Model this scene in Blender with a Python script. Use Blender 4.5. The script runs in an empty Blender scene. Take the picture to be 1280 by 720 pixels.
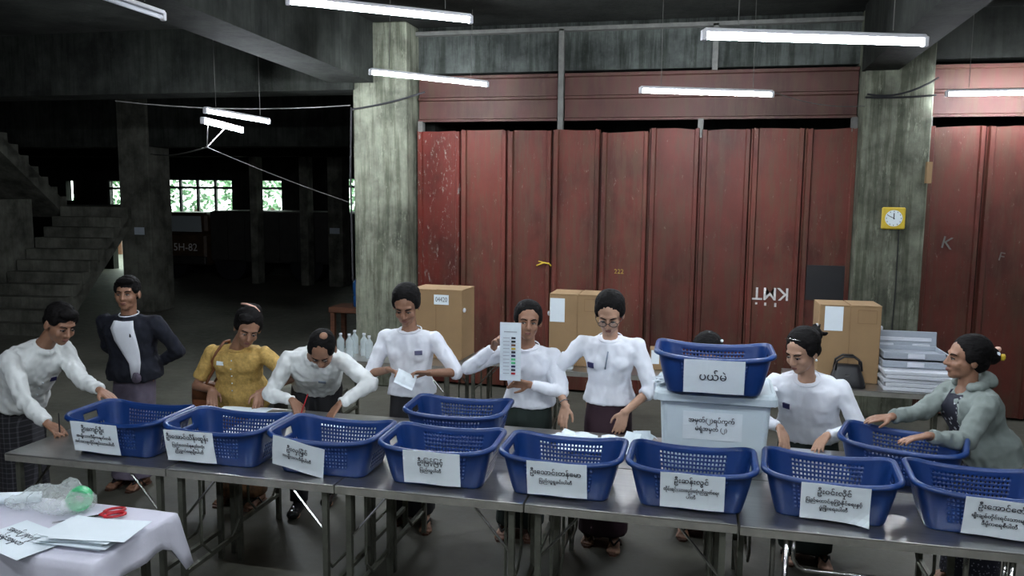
import bpy, bmesh, math, random
from math import sin, cos, pi, radians, sqrt
from mathutils import Vector, Matrix, noise
from mathutils.bvhtree import BVHTree
random.seed(7)
S = bpy.context.scene
COL = S.collection
V = Vector

# ------------------------------------------------------------------ camera
F, H, PITCH, YAW, ROLL = 1010.0, 2.2, radians(6.78), radians(12.95), 0.0100
fw = V((-sin(YAW)*cos(PITCH), cos(YAW)*cos(PITCH), -sin(PITCH)))
rt0 = V((cos(YAW), sin(YAW), 0)); up0 = rt0.cross(fw)
rt = (rt0*cos(ROLL) + up0*sin(ROLL)).normalized(); upv = rt.cross(fw).normalized()
cd = bpy.data.cameras.new('camera'); cam = bpy.data.objects.new('camera', cd); COL.objects.link(cam)
cd.sensor_width = 36; cd.lens = 36*F/1280; cd.clip_start = 0.05; cd.clip_end = 200
m = Matrix((rt, upv, -fw)).transposed().to_4x4(); m.translation = V((0, 0, H)); cam.matrix_world = m
S.camera = cam

# ------------------------------------------------------------------ world and exposure
w = bpy.data.worlds.new('world'); S.world = w; w.use_nodes = True
nt = w.node_tree; bg = nt.nodes['Background']
bg.inputs[0].default_value = (0.80, 0.95, 0.86, 1); bg.inputs[1].default_value = 0.7      # bright overcast daylight outside
S.view_settings.view_transform = 'Standard'; S.view_settings.look = 'None'
S.view_settings.gamma = 1; S.view_settings.use_curve_mapping = False
S.view_settings.exposure = 3.10
TUBE = 34.0

# ------------------------------------------------------------------ materials
def nodes(name):
    m = bpy.data.materials.new(name); m.use_nodes = True
    t = m.node_tree; return m, t, t.nodes['Principled BSDF']
def ramp(t, fac, stops):
    r = t.nodes.new('ShaderNodeValToRGB'); t.links.new(fac, r.inputs[0])
    e = r.color_ramp.elements
    e[0].position, e[0].color = stops[0][0], (*stops[0][1], 1)
    e[1].position, e[1].color = stops[1][0], (*stops[1][1], 1)
    for p, c in stops[2:]:
        k = e.new(p); k.color = (*c, 1)
    return r.outputs[0]
def tex(t, scale=(1, 1, 1), ns=5.0, detail=5, rough=.6, kind='obj'):
    c = t.nodes.new('ShaderNodeTexCoord'); mp = t.nodes.new('ShaderNodeMapping')
    mp.inputs['Scale'].default_value = scale; t.links.new(c.outputs['Object'], mp.inputs[0])
    n = t.nodes.new('ShaderNodeTexNoise'); n.inputs['Scale'].default_value = ns
    n.inputs['Detail'].default_value = detail; n.inputs['Roughness'].default_value = rough
    t.links.new(mp.outputs[0], n.inputs['Vector']); return n.outputs[0]
def mixc(t, fac, a, b, mode='MIX'):
    x = t.nodes.new('ShaderNodeMix'); x.data_type = 'RGBA'; x.blend_type = mode
    for s, v in ((x.inputs[0], fac), (x.inputs[6], a), (x.inputs[7], b)):
        if isinstance(v, (int, float)): s.default_value = v
        elif isinstance(v, tuple): s.default_value = (*v, 1)
        else: t.links.new(v, s)
    return x.outputs[2]
def bump(t, b, h, strength=.3, dist=.01):
    n = t.nodes.new('ShaderNodeBump'); n.inputs['Strength'].default_value = strength; n.inputs['Distance'].default_value = dist
    t.links.new(h, n.inputs['Height']); t.links.new(n.outputs[0], b.inputs['Normal'])
def simple(name, c, rough=.6, metal=0, var=.15, ns=8, bm=0, scale=(1, 1, 1), spec=.5, sheen=0):
    m, t, b = nodes(name)
    n = tex(t, scale, ns)
    lo = tuple(x*(1-var) for x in c); hi = tuple(min(1, x*(1+var)) for x in c)
    t.links.new(ramp(t, n, [(.3, lo), (.7, hi)]), b.inputs['Base Color'])
    b.inputs['Roughness'].default_value = rough; b.inputs['Metallic'].default_value = metal
    b.inputs['Specular IOR Level'].default_value = spec
    if sheen: b.inputs['Sheen Weight'].default_value = sheen
    if bm: bump(t, b, n, bm, .01)
    return m
def concrete(name, c, streak=.5, pale=.35):
    m, t, b = nodes(name)
    a = tex(t, (1, 1, 1), 2.2, 8, .65); s = tex(t, (7, 7, .5), 2.0, 6, .7); f = tex(t, (1, 1, 1), 22, 6, .75)
    dk = tuple(x*.5 for x in c); lt = tuple(min(1, x*1.5) for x in c)
    base = ramp(t, a, [(.36, dk), (.5, c), (.64, lt)])
    st = ramp(t, s, [(.40, (.36, .38, .33)), (.55, (1, 1, 1))])
    base = mixc(t, streak, base, st, 'MULTIPLY')
    f2 = tex(t, (3, 3, .8), 5, 9, .8)
    pl = ramp(t, f2, [(.56, (0, 0, 0)), (.66, (1, 1, 1))])
    base = mixc(t, mixc(t, 1.0, pl, (pale, pale, pale), 'MULTIPLY'), base, tuple(min(1, x*2.1) for x in c))
    t.links.new(base, b.inputs['Base Color']); b.inputs['Roughness'].default_value = .88; b.inputs['Specular IOR Level'].default_value = .15
    bump(t, b, f, .5, .01)
    return m
def redmetal(name, c, scratch=1.0, rust=.55):
    m, t, b = nodes(name)
    oi = t.nodes.new('ShaderNodeObjectInfo')
    a = tex(t, (1, 1, .7), 1.6, 8, .62); s = tex(t, (5, 5, .6), 3, 7, .75); f = tex(t, (3, 3, 1), 7, 8, .8)
    base = ramp(t, a, [(.36, tuple(x*.55 for x in c)), (.5, c), (.64, tuple(x*1.25 for x in c))])
    br = ramp(t, s, [(.44, (0, 0, 0)), (.60, (rust, rust, rust))])
    base = mixc(t, br, base, (.082, .050, .028))
    f3 = tex(t, (6, 6, 2.2), 4, 9, .85)
    wht = ramp(t, f3, [(.665 - .05*scratch, (0, 0, 0)), (.685 - .05*scratch, (.55*scratch,)*3)])
    base = mixc(t, wht, base, (.26, .23, .20))
    va = ramp(t, oi.outputs['Random'], [(0, (.72, .74, .76)), (1, (1.0, 1.0, 1.0))])
    base = mixc(t, 1.0, base, va, 'MULTIPLY')
    t.links.new(base, b.inputs['Base Color']); b.inputs['Roughness'].default_value = .6; b.inputs['Specular IOR Level'].default_value = .3
    bump(t, b, f, .25, .006); return m

M = {}
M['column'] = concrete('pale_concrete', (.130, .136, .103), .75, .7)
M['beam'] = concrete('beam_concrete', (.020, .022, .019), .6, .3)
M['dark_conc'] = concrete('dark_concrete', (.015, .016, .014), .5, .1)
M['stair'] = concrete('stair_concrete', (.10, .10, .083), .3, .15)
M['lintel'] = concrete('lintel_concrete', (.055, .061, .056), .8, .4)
M['red'] = redmetal('red_painted_steel', (.104, .022, .0145))
M['red2'] = redmetal('red_scratched_steel', (.125, .017, .011), 1.8, .25)
M['transom'] = redmetal('faded_red_steel', (.080, .027, .022), .6, .6)
M['rust'] = simple('rusty_edge', (.09, .055, .035), .8, .2, .5, 14, .3)
M['post'] = simple('grey_post', (.11, .11, .10), .7, .1, .3, 10)
M['steel'] = simple('brushed_steel', (.46, .45, .43), .30, .9, .12, 5, 0, (1, 14, 1))
M['steel_edge'] = simple('steel_edge', (.42, .41, .36), .38, .6, .2, 9)
M['leg'] = simple('dull_green_grey_leg', (.15, .155, .125), .45, .6, .3, 9)
M['chrome'] = simple('bright_steel', (.6, .6, .58), .22, 1, .05, 5)
M['blue'] = simple('blue_plastic', (.006, .034, .150), .33, 0, .10, 3)
M['tray'] = simple('grey_tray_plastic', (.36, .40, .45), .4, 0, .08, 4)
M['whiteboard'] = simple('white_board_plastic', (.62, .65, .70), .5, 0, .05, 4)
M['card'] = simple('brown_cardboard', (.29, .185, .090), .8, 0, .10, 3, .1)
M['card_dark'] = simple('cardboard_edge', (.22, .13, .06), .85, 0, .15, 6)
M['paper'] = simple('white_paper', (.74, .82, .86), .8, 0, .03, 6)
M['ink'] = simple('black_ink', (.02, .022, .035), .7, 0, .05)
M['cloth'] = simple('white_tablecloth', (.60, .60, .68), .9, 0, .05, 6, .15)
M['shirt'] = simple('white_cotton', (.74, .77, .83), .85, 0, .05, 5, .12, sheen=.2)
M['shirt2'] = simple('cream_white_cotton', (.70, .73, .72), .85, 0, .06, 5, .15)
M['skirt_black'] = simple('black_cloth', (.010, .010, .012), .85, 0, .3, 6, .1)
M['skirt_green'] = simple('dark_green_cloth', (.008, .018, .014), .8, 0, .3, 6, .1)
M['skirt_maroon'] = simple('dark_maroon_cloth', (.028, .010, .018), .8, 0, .3, 6, .1)
M['navy'] = simple('navy_knit', (.007, .009, .018), .9, 0, .3, 20, .2)
M['mauve'] = simple('mauve_cloth', (.13, .11, .15), .85, 0, .2, 12, .1)
M['mustard'] = simple('mustard_lace', (.46, .30, .085), .8, 0, .25, 60, .35)
M['brown'] = simple('brown_batik', (.12, .055, .02), .85, 0, .7, 14, .1)
M['grey_knit'] = simple('pale_grey_green_jersey', (.20, .235, .22), .9, 0, .10, 5, .2)
M['hair'] = simple('black_hair', (.005, .0045, .0045), .7, 0, .3, 30, .5, (1, 1, 6), .12)
M['skin'] = simple('tan_skin', (.41, .24, .16), .5, 0, .08, 9)
M['skin2'] = simple('brown_skin', (.27, .138, .083), .5, 0, .08, 9)
M['lip'] = simple('lip', (.19, .07, .055), .45, 0, .1)
M['eye'] = simple('eye_white', (.40, .36, .33), .3, 0, .03)
M['dark'] = simple('black_plastic', (.010, .010, .012), .4, 0, .1)
M['leather'] = simple('brown_leather', (.16, .055, .018), .5, 0, .3, 9, .1)
M['shoe'] = simple('black_shoe', (.008, .008, .009), .25, 0, .1)
M['sole'] = simple('sandal_sole', (.10, .045, .028), .7, 0, .3)
M['gold'] = simple('yellow_plastic', (.60, .43, .03), .4, 0, .08)
M['red_plastic'] = simple('red_plastic', (.45, .012, .02), .35, 0, .1)
M['green_plastic'] = simple('green_plastic', (.08, .52, .22), .3, 0, .3, 14)
M['wood'] = simple('dark_brown_wood', (.13, .05, .025), .6, 0, .35, 5, .1, (1, 8, 8))
M['white_paint'] = simple('white_paint', (.62, .60, .58), .7, 0, .25, 30)
M['yellow_paint'] = simple('worn_yellow_paint', (.36, .27, .05), .8, 0, .4, 20)
M['badge'] = simple('navy_badge', (.02, .02, .09), .4, 0, .1)
M['bulb_cap'] = simple('lamp_cap', (.55, .55, .57), .5, 0, .05)
M['tape'] = simple('cloth_tie', (.20, .24, .30), .6, 0, .1)
M['lorry'] = simple('dark_lorry_paint', (.016, .015, .013), .6, 0, .4, 4)
M['lorry_cab'] = simple('rusty_brown_cab', (.05, .028, .014), .5, .1, .5, 5)
M['foliage'] = simple('leaves_outside', (.22, .40, .22), .7, 0, .6, 3)
M['pink'] = simple('pale_petals', (.75, .45, .35), .6, 0, .25, 20)

def make_floor():
    m, t, b = nodes('worn_concrete_floor')
    a = tex(t, (1, 1, 1), .8, 8, .6); f = tex(t, (1, 1, 1), 9, 8, .7)
    base = ramp(t, a, [(.3, (.042, .043, .032)), (.55, (.090, .088, .068)), (.8, (.15, .142, .115))])
    base = mixc(t, .5, base, ramp(t, f, [(.35, (.55, .55, .55)), (.65, (1.1, 1.1, 1.1))]), 'MULTIPLY')
    t.links.new(base, b.inputs['Base Color'])
    t.links.new(ramp(t, f, [(.3, (.45,)*3), (.7, (.75,)*3)]), b.inputs['Roughness'])
    bump(t, b, f, .25, .01); return m
M['floor'] = make_floor()
def make_check(name, c1, c2, s=38, dots=False):
    m, t, b = nodes(name)
    c = t.nodes.new('ShaderNodeTexCoord')
    if dots:
        v = t.nodes.new('ShaderNodeTexVoronoi'); v.inputs['Scale'].default_value = s
        t.links.new(c.outputs['Object'], v.inputs['Vector'])
        t.links.new(ramp(t, v.outputs['Distance'], [(.22, c2), (.30, c1)]), b.inputs['Base Color'])
    else:
        wv = t.nodes.new('ShaderNodeTexWave'); wv.inputs['Scale'].default_value = s/4; wv.bands_direction = 'X'
        w2 = t.nodes.new('ShaderNodeTexWave'); w2.inputs['Scale'].default_value = s/4; w2.bands_direction = 'Z'
        for q in (wv, w2): t.links.new(c.outputs['Object'], q.inputs['Vector'])
        a = ramp(t, wv.outputs['Fac'], [(.86, c1), (.95, c2)]); d = ramp(t, w2.outputs['Fac'], [(.86, c1), (.95, c2)])
        t.links.new(mixc(t, .5, a, d), b.inputs['Base Color'])
    b.inputs['Roughness'].default_value = .85; return m
M['check'] = make_check('checked_longyi', (.008, .008, .011), (.07, .07, .08))
M['dots'] = make_check('navy_dotted_cloth', (.008, .009, .02), (.40, .42, .45), 28, True)
M['dots_fine'] = make_check('dark_dotted_skirt', (.009, .010, .02), (.16, .17, .22), 60, True)
def make_glassy(name, c, alpha, rough=.1):
    m, t, b = nodes(name)
    b.inputs['Base Color'].default_value = (*c, 1); b.inputs['Alpha'].default_value = alpha
    b.inputs['Roughness'].default_value = rough; return m
M['film'] = make_glassy('clear_plastic_film', (.80, .86, .84), .30, .12)
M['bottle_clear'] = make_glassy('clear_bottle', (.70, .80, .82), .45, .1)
M['bottle_blue'] = make_glassy('blue_bottle', (.02, .10, .30), .85, .12)
M['lens'] = make_glassy('spectacle_lens', (.5, .55, .55), .15, .05)
def make_box_plastic():
    m, t, b = nodes('milky_plastic')
    b.inputs['Base Color'].default_value = (.62, .72, .76, 1); b.inputs['Roughness'].default_value = .35
    b.inputs['Subsurface Weight'].default_value = .25; b.inputs['Subsurface Radius'].default_value = (.05, .05, .05)
    return m
M['milky'] = make_box_plastic()
def make_pane():
    m, t, b = nodes('window_glass')
    b.inputs['Base Color'].default_value = (.8, .9, .85, 1); b.inputs['Alpha'].default_value = .22; b.inputs['Roughness'].default_value = .15
    return m
M['pane'] = make_pane()
def emis(name, c, s):
    m, t, b = nodes(name)
    b.inputs['Base Color'].default_value = (.9, .9, .9, 1)
    b.inputs['Emission Color'].default_value = (*c, 1); b.inputs['Emission Strength'].default_value = s; return m
M['tube'] = emis('lit_tube', (.86, .92, 1.0), TUBE)

# ------------------------------------------------------------------ mesh helpers
def mk(name, vs, fs, mat, parent=None, loc=None, smooth=False, auto=False):
    me = bpy.data.meshes.new(name); me.from_pydata([tuple(v) for v in vs], [], fs); me.update()
    o = bpy.data.objects.new(name, me); COL.objects.link(o)
    if mat: me.materials.append(M[mat] if isinstance(mat, str) else mat)
    if smooth:
        for p in me.polygons: p.use_smooth = True
    if parent: o.parent = parent
    if loc is not None: o.location = loc
    return o
def tag(o, label=None, cat=None, group=None, kind=None):
    if label: o['label'] = label
    if cat: o['category'] = cat
    if group: o['group'] = group
    if kind: o['kind'] = kind
    return o
def empty(name, loc, rz=0, label=None, cat=None, group=None, kind=None):
    o = bpy.data.objects.new(name, None); COL.objects.link(o); o.location = loc; o.rotation_euler = (0, 0, rz)
    o.empty_display_size = .1
    return tag(o, label, cat, group, kind)
def copy_tree(o, parent=None):
    c = o.copy(); COL.objects.link(c); c.parent = parent
    for ch in list(o.children): copy_tree(ch, c)
    return c
class G:                                                  # a bag of closed shapes
    def __init__(s): s.v = []; s.f = []
    def add(s, vs, fs):
        k = len(s.v); s.v += [V(v) for v in vs]; s.f += [tuple(i+k for i in f) for f in fs]; return s
    def box(s, x0, x1, y0, y1, z0, z1, bev=0):
        if bev <= 0:
            vs = [(x, y, z) for x in (x0, x1) for y in (y0, y1) for z in (z0, z1)]
            return s.add(vs, [(0, 1, 3, 2), (4, 6, 7, 5), (0, 4, 5, 1), (2, 3, 7, 6), (0, 2, 6, 4), (1, 5, 7, 3)])
        b = bev; lv = [(z0, b), (z0+b, 0), (z1-b, 0), (z1, b)]; vs = []; fs = []
        for z, i in lv:
            vs += [(x0+b+i, y0+i, z), (x1-b-i, y0+i, z), (x1-i, y0+b+i, z), (x1-i, y1-b-i, z), (x1-b-i, y1-i, z), (x0+b+i, y1-i, z), (x0+i, y1-b-i, z), (x0+i, y0+b+i, z)]
        for k in range(3):
            for j in range(8):
                a = k*8+j; c = k*8+(j+1) % 8; fs.append((a, c, c+8, a+8))
        fs += [tuple(range(7, -1, -1)), tuple(range(24, 32))]
        return s.add(vs, fs)
    def rings(s, rs, cap=True):
        n = len(rs[0]); vs = [p for r in rs for p in r]; fs = []
        for k in range(len(rs)-1):
            for j in range(n):
                a = k*n+j; c = k*n+(j+1) % n; fs.append((a, c, c+n, a+n))
        if cap: fs += [tuple(range(n-1, -1, -1)), tuple(range(len(vs)-n, len(vs)))]
        return s.add(vs, fs)
    def ell(s, c, r, ax=None, n=14):
        c = V(c)
        if not isinstance(r, (tuple, list)): r = (r, r, r)
        X, Y, Z = ax or (V((1, 0, 0)), V((0, 1, 0)), V((0, 0, 1)))
        rs = []
        for i in range(1, n//2+1):
            th = pi*i/(n//2+1)
            rs.append([c + X*r[0]*sin(th)*cos(a) + Y*r[1]*sin(th)*sin(a) - Z*r[2]*cos(th) for a in (2*pi*j/n for j in range(n))])
        return s.rings(rs)
    def cap(s, p, q, r0, r1, flat=False, n=12, flat_q=False):
        p = V(p); q = V(q); d = q-p
        if d.length < 1e-6: return s.ell(p, max(r0, r1))
        d = d.normalized(); a = d.orthogonal().normalized(); b = d.cross(a)
        def ring(c, r): return [c + a*r*cos(t) + b*r*sin(t) for t in (2*pi*j/n for j in range(n))]
        rs = []
        if not flat:
            for th in (75, 45, 20): rs.append(ring(p - d*r0*sin(radians(th)), r0*cos(radians(th))))
        rs.append(ring(p, r0)); rs.append(ring(q, r1))
        if not flat and not flat_q:
            for th in (20, 45, 75): rs.append(ring(q + d*r1*sin(radians(th)), r1*cos(radians(th))))
        return s.rings(rs)
    def tube(s, pts, r, n=8):
        pts = [V(p) for p in pts]
        for i in range(len(pts)-1): s.cap(pts[i], pts[i+1], r, r, True, n)
        return s
    def path(s, pts, r, n=8):                             # one swept tube
        pts = [V(p) for p in pts]; rs = []; a = None
        for i, p in enumerate(pts):
            d = (pts[min(i+1, len(pts)-1)] - pts[max(i-1, 0)]).normalized()
            if a is None: a = d.orthogonal().normalized()
            a = (a - d*a.dot(d)).normalized(); b = d.cross(a)
            rr = r[i] if isinstance(r, list) else r
            rs.append([p + a*rr*cos(t) + b*rr*sin(t) for t in (2*pi*j/n for j in range(n))])
        return s.rings(rs)
    def make(s, name, mat, parent=None, loc=None, smooth=False):
        return mk(name, s.v, s.f, mat, parent, loc, smooth)
def box(name, x0, x1, y0, y1, z0, z1, mat, parent=None, bev=0, loc=None):
    return G().box(x0, x1, y0, y1, z0, z1, bev).make(name, mat, parent, loc)
def structure(o, label=None): return tag(o, label, kind='structure')
def evalmesh(o):
    dg = bpy.context.evaluated_depsgraph_get()
    me = bpy.data.meshes.new_from_object(o.evaluated_get(dg)); old = o.data
    o.modifiers.clear(); o.data = me; bpy.data.meshes.remove(old); return o
def organic(name, g, mat, voxel, parent=None, loc=None, smooth=3, fold=0, fs=(9, 9, 5), seed=0, origin=V((0, 0, 0))):
    o = mk(name, [v-origin for v in g.v], g.f, mat, parent, loc)
    r = o.modifiers.new('r', 'REMESH'); r.mode = 'VOXEL'; r.voxel_size = voxel; r.use_smooth_shade = True
    if smooth:
        sm = o.modifiers.new('s', 'SMOOTH'); sm.factor = .5; sm.iterations = smooth
    bpy.context.view_layer.update(); evalmesh(o)
    me = o.data
    if fold:
        n = len(me.vertices); co = [0.0]*(3*n); no = [0.0]*(3*n)
        me.vertices.foreach_get('co', co); me.vertices.foreach_get('normal', no)
        for i in range(n):
            x, y, z = co[3*i:3*i+3]
            q = noise.noise((x*fs[0]+seed, y*fs[1], z*fs[2])); q2 = noise.noise((x*fs[0]*2.3, y*fs[1]*2.3+seed, z*fs[2]*2.6+x*9))
            k = fold*((1-2*abs(q))*.8 - .3 + q2*.6)
            co[3*i] += no[3*i]*k; co[3*i+1] += no[3*i+1]*k; co[3*i+2] += no[3*i+2]*k
        me.vertices.foreach_set('co', co); me.update()
    for p in me.polygons: p.use_smooth = True
    if not me.materials: me.materials.append(M[mat])
    return o
def text(name, s, size, mat, parent, loc, rot=(pi/2, 0, 0), align='CENTER', width=None, thick=.0004, bold=0):
    cu = bpy.data.curves.new(name, 'FONT'); cu.body = s; cu.size = size; cu.align_x = align; cu.align_y = 'CENTER'
    cu.extrude = thick; cu.offset = bold; cu.resolution_u = 2
    t = bpy.data.objects.new('tmp', cu); COL.objects.link(t); bpy.context.view_layer.update()
    me = bpy.data.meshes.new_from_object(t.evaluated_get(bpy.context.evaluated_depsgraph_get()))
    bpy.data.objects.remove(t); bpy.data.curves.remove(cu)
    me.materials.clear(); me.materials.append(M[mat])
    if width:
        xs = [v.co.x for v in me.vertices]; wd = max(xs)-min(xs)
        if wd > width:
            for v in me.vertices: v.co.x *= width/wd
    o = bpy.data.objects.new(name, me); COL.objects.link(o); o.parent = parent; o.location = loc; o.rotation_euler = rot
    return o

# ================================================================== the hall
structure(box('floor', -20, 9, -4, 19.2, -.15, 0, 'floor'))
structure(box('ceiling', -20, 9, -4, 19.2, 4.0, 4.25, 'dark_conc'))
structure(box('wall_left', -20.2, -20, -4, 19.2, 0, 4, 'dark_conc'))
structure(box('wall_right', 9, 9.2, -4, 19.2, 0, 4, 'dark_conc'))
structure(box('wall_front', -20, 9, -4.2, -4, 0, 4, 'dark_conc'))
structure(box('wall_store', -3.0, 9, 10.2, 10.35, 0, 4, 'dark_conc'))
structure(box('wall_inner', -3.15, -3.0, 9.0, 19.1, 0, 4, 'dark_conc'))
# back wall with its openings
opens = [(-15.62, -15.0, 1.72, 2.42), (-13.95, -11.87, 1.52, 2.46), (-11.2, -10.45, 1.52, 2.46), (-8.85, -7.9, 1.30, 2.52), (-15.55, -15.02, 0, 1.42), (-16.95, -16.72, 1.85, 2.38)]
xs = sorted(set([-20, -3.15] + [a for o in opens for a in o[:2]])); zs = sorted(set([0, 4] + [a for o in opens for a in o[2:]]))
g = G()
for i in range(len(xs)-1):
    for j in range(len(zs)-1):
        cx, cz = (xs[i]+xs[i+1])/2, (zs[j]+zs[j+1])/2
        if any(a < cx < b and c < cz < d for a, b, c, d in opens): continue
        g.box(xs[i], xs[i+1], 19.0, 19.2, zs[j], zs[j+1])
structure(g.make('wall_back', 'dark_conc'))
for k, (a, b, c, d) in enumerate(opens[:4]):
    r = structure(empty('window_%d' % (k+1), (0, 0, 0)))
    nb = max(1, round((b-a)/.52)); tr = d-.23
    g = G().box(a, b, 19.04, 19.10, c, c+.04).box(a, b, 19.04, 19.10, d-.04, d).box(a, b, 19.04, 19.10, tr-.03, tr+.03)
    for q in range(nb+1):
        x = a + (b-a)*q/nb; g.box(x-.03, x+.03, 19.035, 19.105, c, d)
    g.make('window_frame', 'dark', r)
    for q in range(nb):
        x0, x1 = a+(b-a)*q/nb+.03, a+(b-a)*(q+1)/nb-.03
        box('pane', x0, x1, 19.065, 19.072, c+.04, tr-.03, 'pane', r); box('pane', x0, x1, 19.065, 19.072, tr+.03, d-.04, 'pane', r)
# beams: the two beams that run from the wall columns towards the camera dip a little towards the wall
def sloped_beam(name, x0, x1, y0, y1, z_at_y1, slope, top, mat):
    z0 = z_at_y1 + slope*(y1-y0)
    vs = [(x0, y0, z0), (x1, y0, z0), (x1, y0, top), (x0, y0, top), (x0, y1, z_at_y1), (x1, y1, z_at_y1), (x1, y1, top), (x0, y1, top)]
    return structure(mk(name, vs, [(0, 1, 2, 3), (5, 4, 7, 6), (4, 0, 3, 7), (1, 5, 6, 2), (3, 2, 6, 7), (4, 5, 1, 0)], mat))
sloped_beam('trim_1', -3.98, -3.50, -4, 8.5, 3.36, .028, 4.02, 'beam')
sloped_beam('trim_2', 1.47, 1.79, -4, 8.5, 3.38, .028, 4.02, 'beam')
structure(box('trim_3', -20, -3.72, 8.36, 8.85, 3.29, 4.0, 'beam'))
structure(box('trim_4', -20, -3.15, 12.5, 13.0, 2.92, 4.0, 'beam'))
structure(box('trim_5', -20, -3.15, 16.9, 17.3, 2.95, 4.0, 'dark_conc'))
# concrete columns
def column(x0, x1, y0, y1, top, label, mat='column'):
    return tag(box('concrete_column', x0, x1, y0, y1, 0, top, mat, bev=.012), label, 'column', kind='structure')
cl = column(-3.74, -3.12, 8.40, 9.0, 4.0, 'pale concrete column left of the red doors')
cr = column(1.50, 2.11, 8.45, 9.0, 4.0, 'pale concrete column between the red doors with a yellow clock')
c2 = column(-10.0, -9.40, 12.45, 13.05, 4.0, 'grey concrete column at the end of the staircase', 'stair')
c3 = column(-8.22, -7.86, 17.0, 17.4, 4.0, 'far dim column beside the right-hand back window', 'stair')
c4 = column(-10.18, -10.0, 17.0, 17.3, 4.0, 'far column between the back windows', 'stair')
c5 = column(-8.92, -8.72, 17.0, 17.3, 4.0, 'far slim column right of the middle back window', 'stair')
for (x, y, z, w_, h_, lb) in ((-9.62, 12.44, 1.45, .2, .13, 'small blue-grey notice stuck on the stair column'),
                              (-8.05, 16.99, 1.28, .24, .13, 'small pale notice on the far dim column')):
    tag(box('notice', x-w_/2, x+w_/2, y-.006, y-.001, z-h_/2, z+h_/2, 'tray'), lb, 'notice')

# red steel doors of tall folded panels
def door_panel(x0, x1, z1, parent, mat, y=8.70, seed=0):
    rnd = random.Random(seed)
    w_ = x1-x0
    prof = [(0, .012), (.018, .012), (.026, -.035), (.060, -.035), (.072, .0), (w_*.5, .002), (w_-.052, 0), (w_-.042, -.018), (w_-.014, -.018), (w_-.004, .012), (w_, .012)]
    nz = 6; vs = []; fs = []
    for k in range(nz+1):
        for i, (px, py) in enumerate(prof):
            z = .03 + (z1-.03)*k/nz
            if k == nz: z += rnd.uniform(-.012, .008)
            wob = .006*sin(k*1.7+seed*2.1)*(1 if 3 < i < 7 else 0)
            vs.append((x0+px, y+py+wob, z))
    n = len(prof)
    for k in range(nz):
        for i in range(n-1):
            a = k*n+i; fs.append((a, a+1, a+1+n, a+n))
    o = mk('door_panel', vs, fs, mat, parent)
    sm = o.modifiers.new('t', 'SOLIDIFY'); sm.thickness = .006; sm.offset = 1
    return o
joints = [-3.11, -2.60, -2.07, -1.57, -1.05, -.54, -.02, .49, 1.01, 1.51]
d1 = structure(empty('door_1', (0, 0, 0)))
panels = []
for i in range(9):
    panels.append(door_panel(joints[i]+.003, joints[i+1]-.003, 2.86+(.01 if i % 2 else 0)-(.02 if i == 4 else 0), d1, 'red2' if i == 0 else 'red', seed=i))
box('door_bottom_rail', -3.11, 1.5, 8.73, 8.76, .02, .10, 'rust', d1)
d2 = structure(empty('door_2', (0, 0, 0)))
for i in range(7):
    x = 2.13+.53*i; door_panel(x+.003, x+.527, 2.87, d2, 'red', seed=20+i)
# painted marks on the doors
kmt = text('painted_letters', 'KMT', .185, 'white_paint', d1, (.745, 8.686, 1.185), (pi/2, pi, 0), bold=.0015); kmt['label'] = 'white letters KMT painted upside down'
for k, x in enumerate((.60, .69, .79)):
    box('paint_drip', x, x+.02, 8.684, 8.694, 1.065-.01*k, 1.085, 'white_paint', d1)
box('dark_patch', 1.085, 1.455, 8.690, 8.698, 1.13, 1.49, 'dark', d1)['label'] = 'black painted square on the ninth panel'
text('chalk_letter', 'K', .17, 'post', d2, (2.38, 8.686, 1.74), (pi/2, .2, 0))
text('chalk_letter', 'F', .12, 'post', d2, (2.87, 8.686, 1.62), (pi/2, .2, 0))
G().path([(-1.72, 8.68, 1.40), (-1.64, 8.67, 1.435), (-1.58, 8.67, 1.425), (-1.56, 8.68, 1.40)], .008).path([(-1.64, 8.67, 1.435), (-1.70, 8.67, 1.45)], .006).make('yellow_mark', 'gold', d1)  # small yellow mark, built as a thin raised stroke
text('painted_mark', '222', .07, 'yellow_paint', d1, (-.82, 8.687, 1.36))
# transom panels over the doors with posts and concrete band
def transom(x0, x1, seed):
    g = G(); prof = [(2.965, -.02), (2.99, -.02), (3.0, .01), (3.19, .012), (3.20, -.012), (3.225, -.012), (3.235, .012), (3.42, .01), (3.43, -.02), (3.46, -.02)]
    vs = [(x, 8.74+py, z) for x in (x0, x1) for z, py in prof]; n = len(prof)
    vs += [(x, 8.80, z) for x in (x0, x1) for z in (2.965, 3.46)]
    fs = [(i, n+i, n+i+1, i+1) for i in range(n-1)] + [(2*n, 2*n+2, n, 0), (n-1, 2*n-1, 2*n+3, 2*n+1), (2*n+2, 2*n, 2*n+1, 2*n+3)]
    fs += [tuple(range(n))[::-1] + (2*n, 2*n+1), tuple(range(n, 2*n)) + (2*n+3, 2*n+2)]
    return structure(mk('trim_%d' % seed, vs, fs, 'transom'))
transom(-3.10, -1.53, 6); transom(-1.45, 1.49, 7); transom(2.13, 5.6, 8)
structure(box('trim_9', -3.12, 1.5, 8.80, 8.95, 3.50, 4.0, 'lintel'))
structure(box('trim_10', 2.11, 6, 8.80, 8.95, 3.50, 4.0, 'dark_conc'))
structure(box('trim_11', -3.12, 1.5, 8.70, 8.82, 3.90, 3.94, 'post'))
for k, (x, z0, z1) in enumerate(((-1.49, 2.78, 3.92), (-.02, 2.78, 2.97), (1.47, 2.78, 2.97), (-3.07, 2.78, 2.97), (2.15, 2.78, 2.97), (.1, 3.46, 3.92))):
    structure(box('trim_%d' % (12+k), x-.028, x+.028, 8.70, 8.78, z0, z1, 'post'))
tag(box('cardboard_scrap', 2.075, 2.12, 8.37, 8.44, 2.32, 2.52, 'card'), 'brown scrap wedged high beside the right column', 'scrap')

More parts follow.
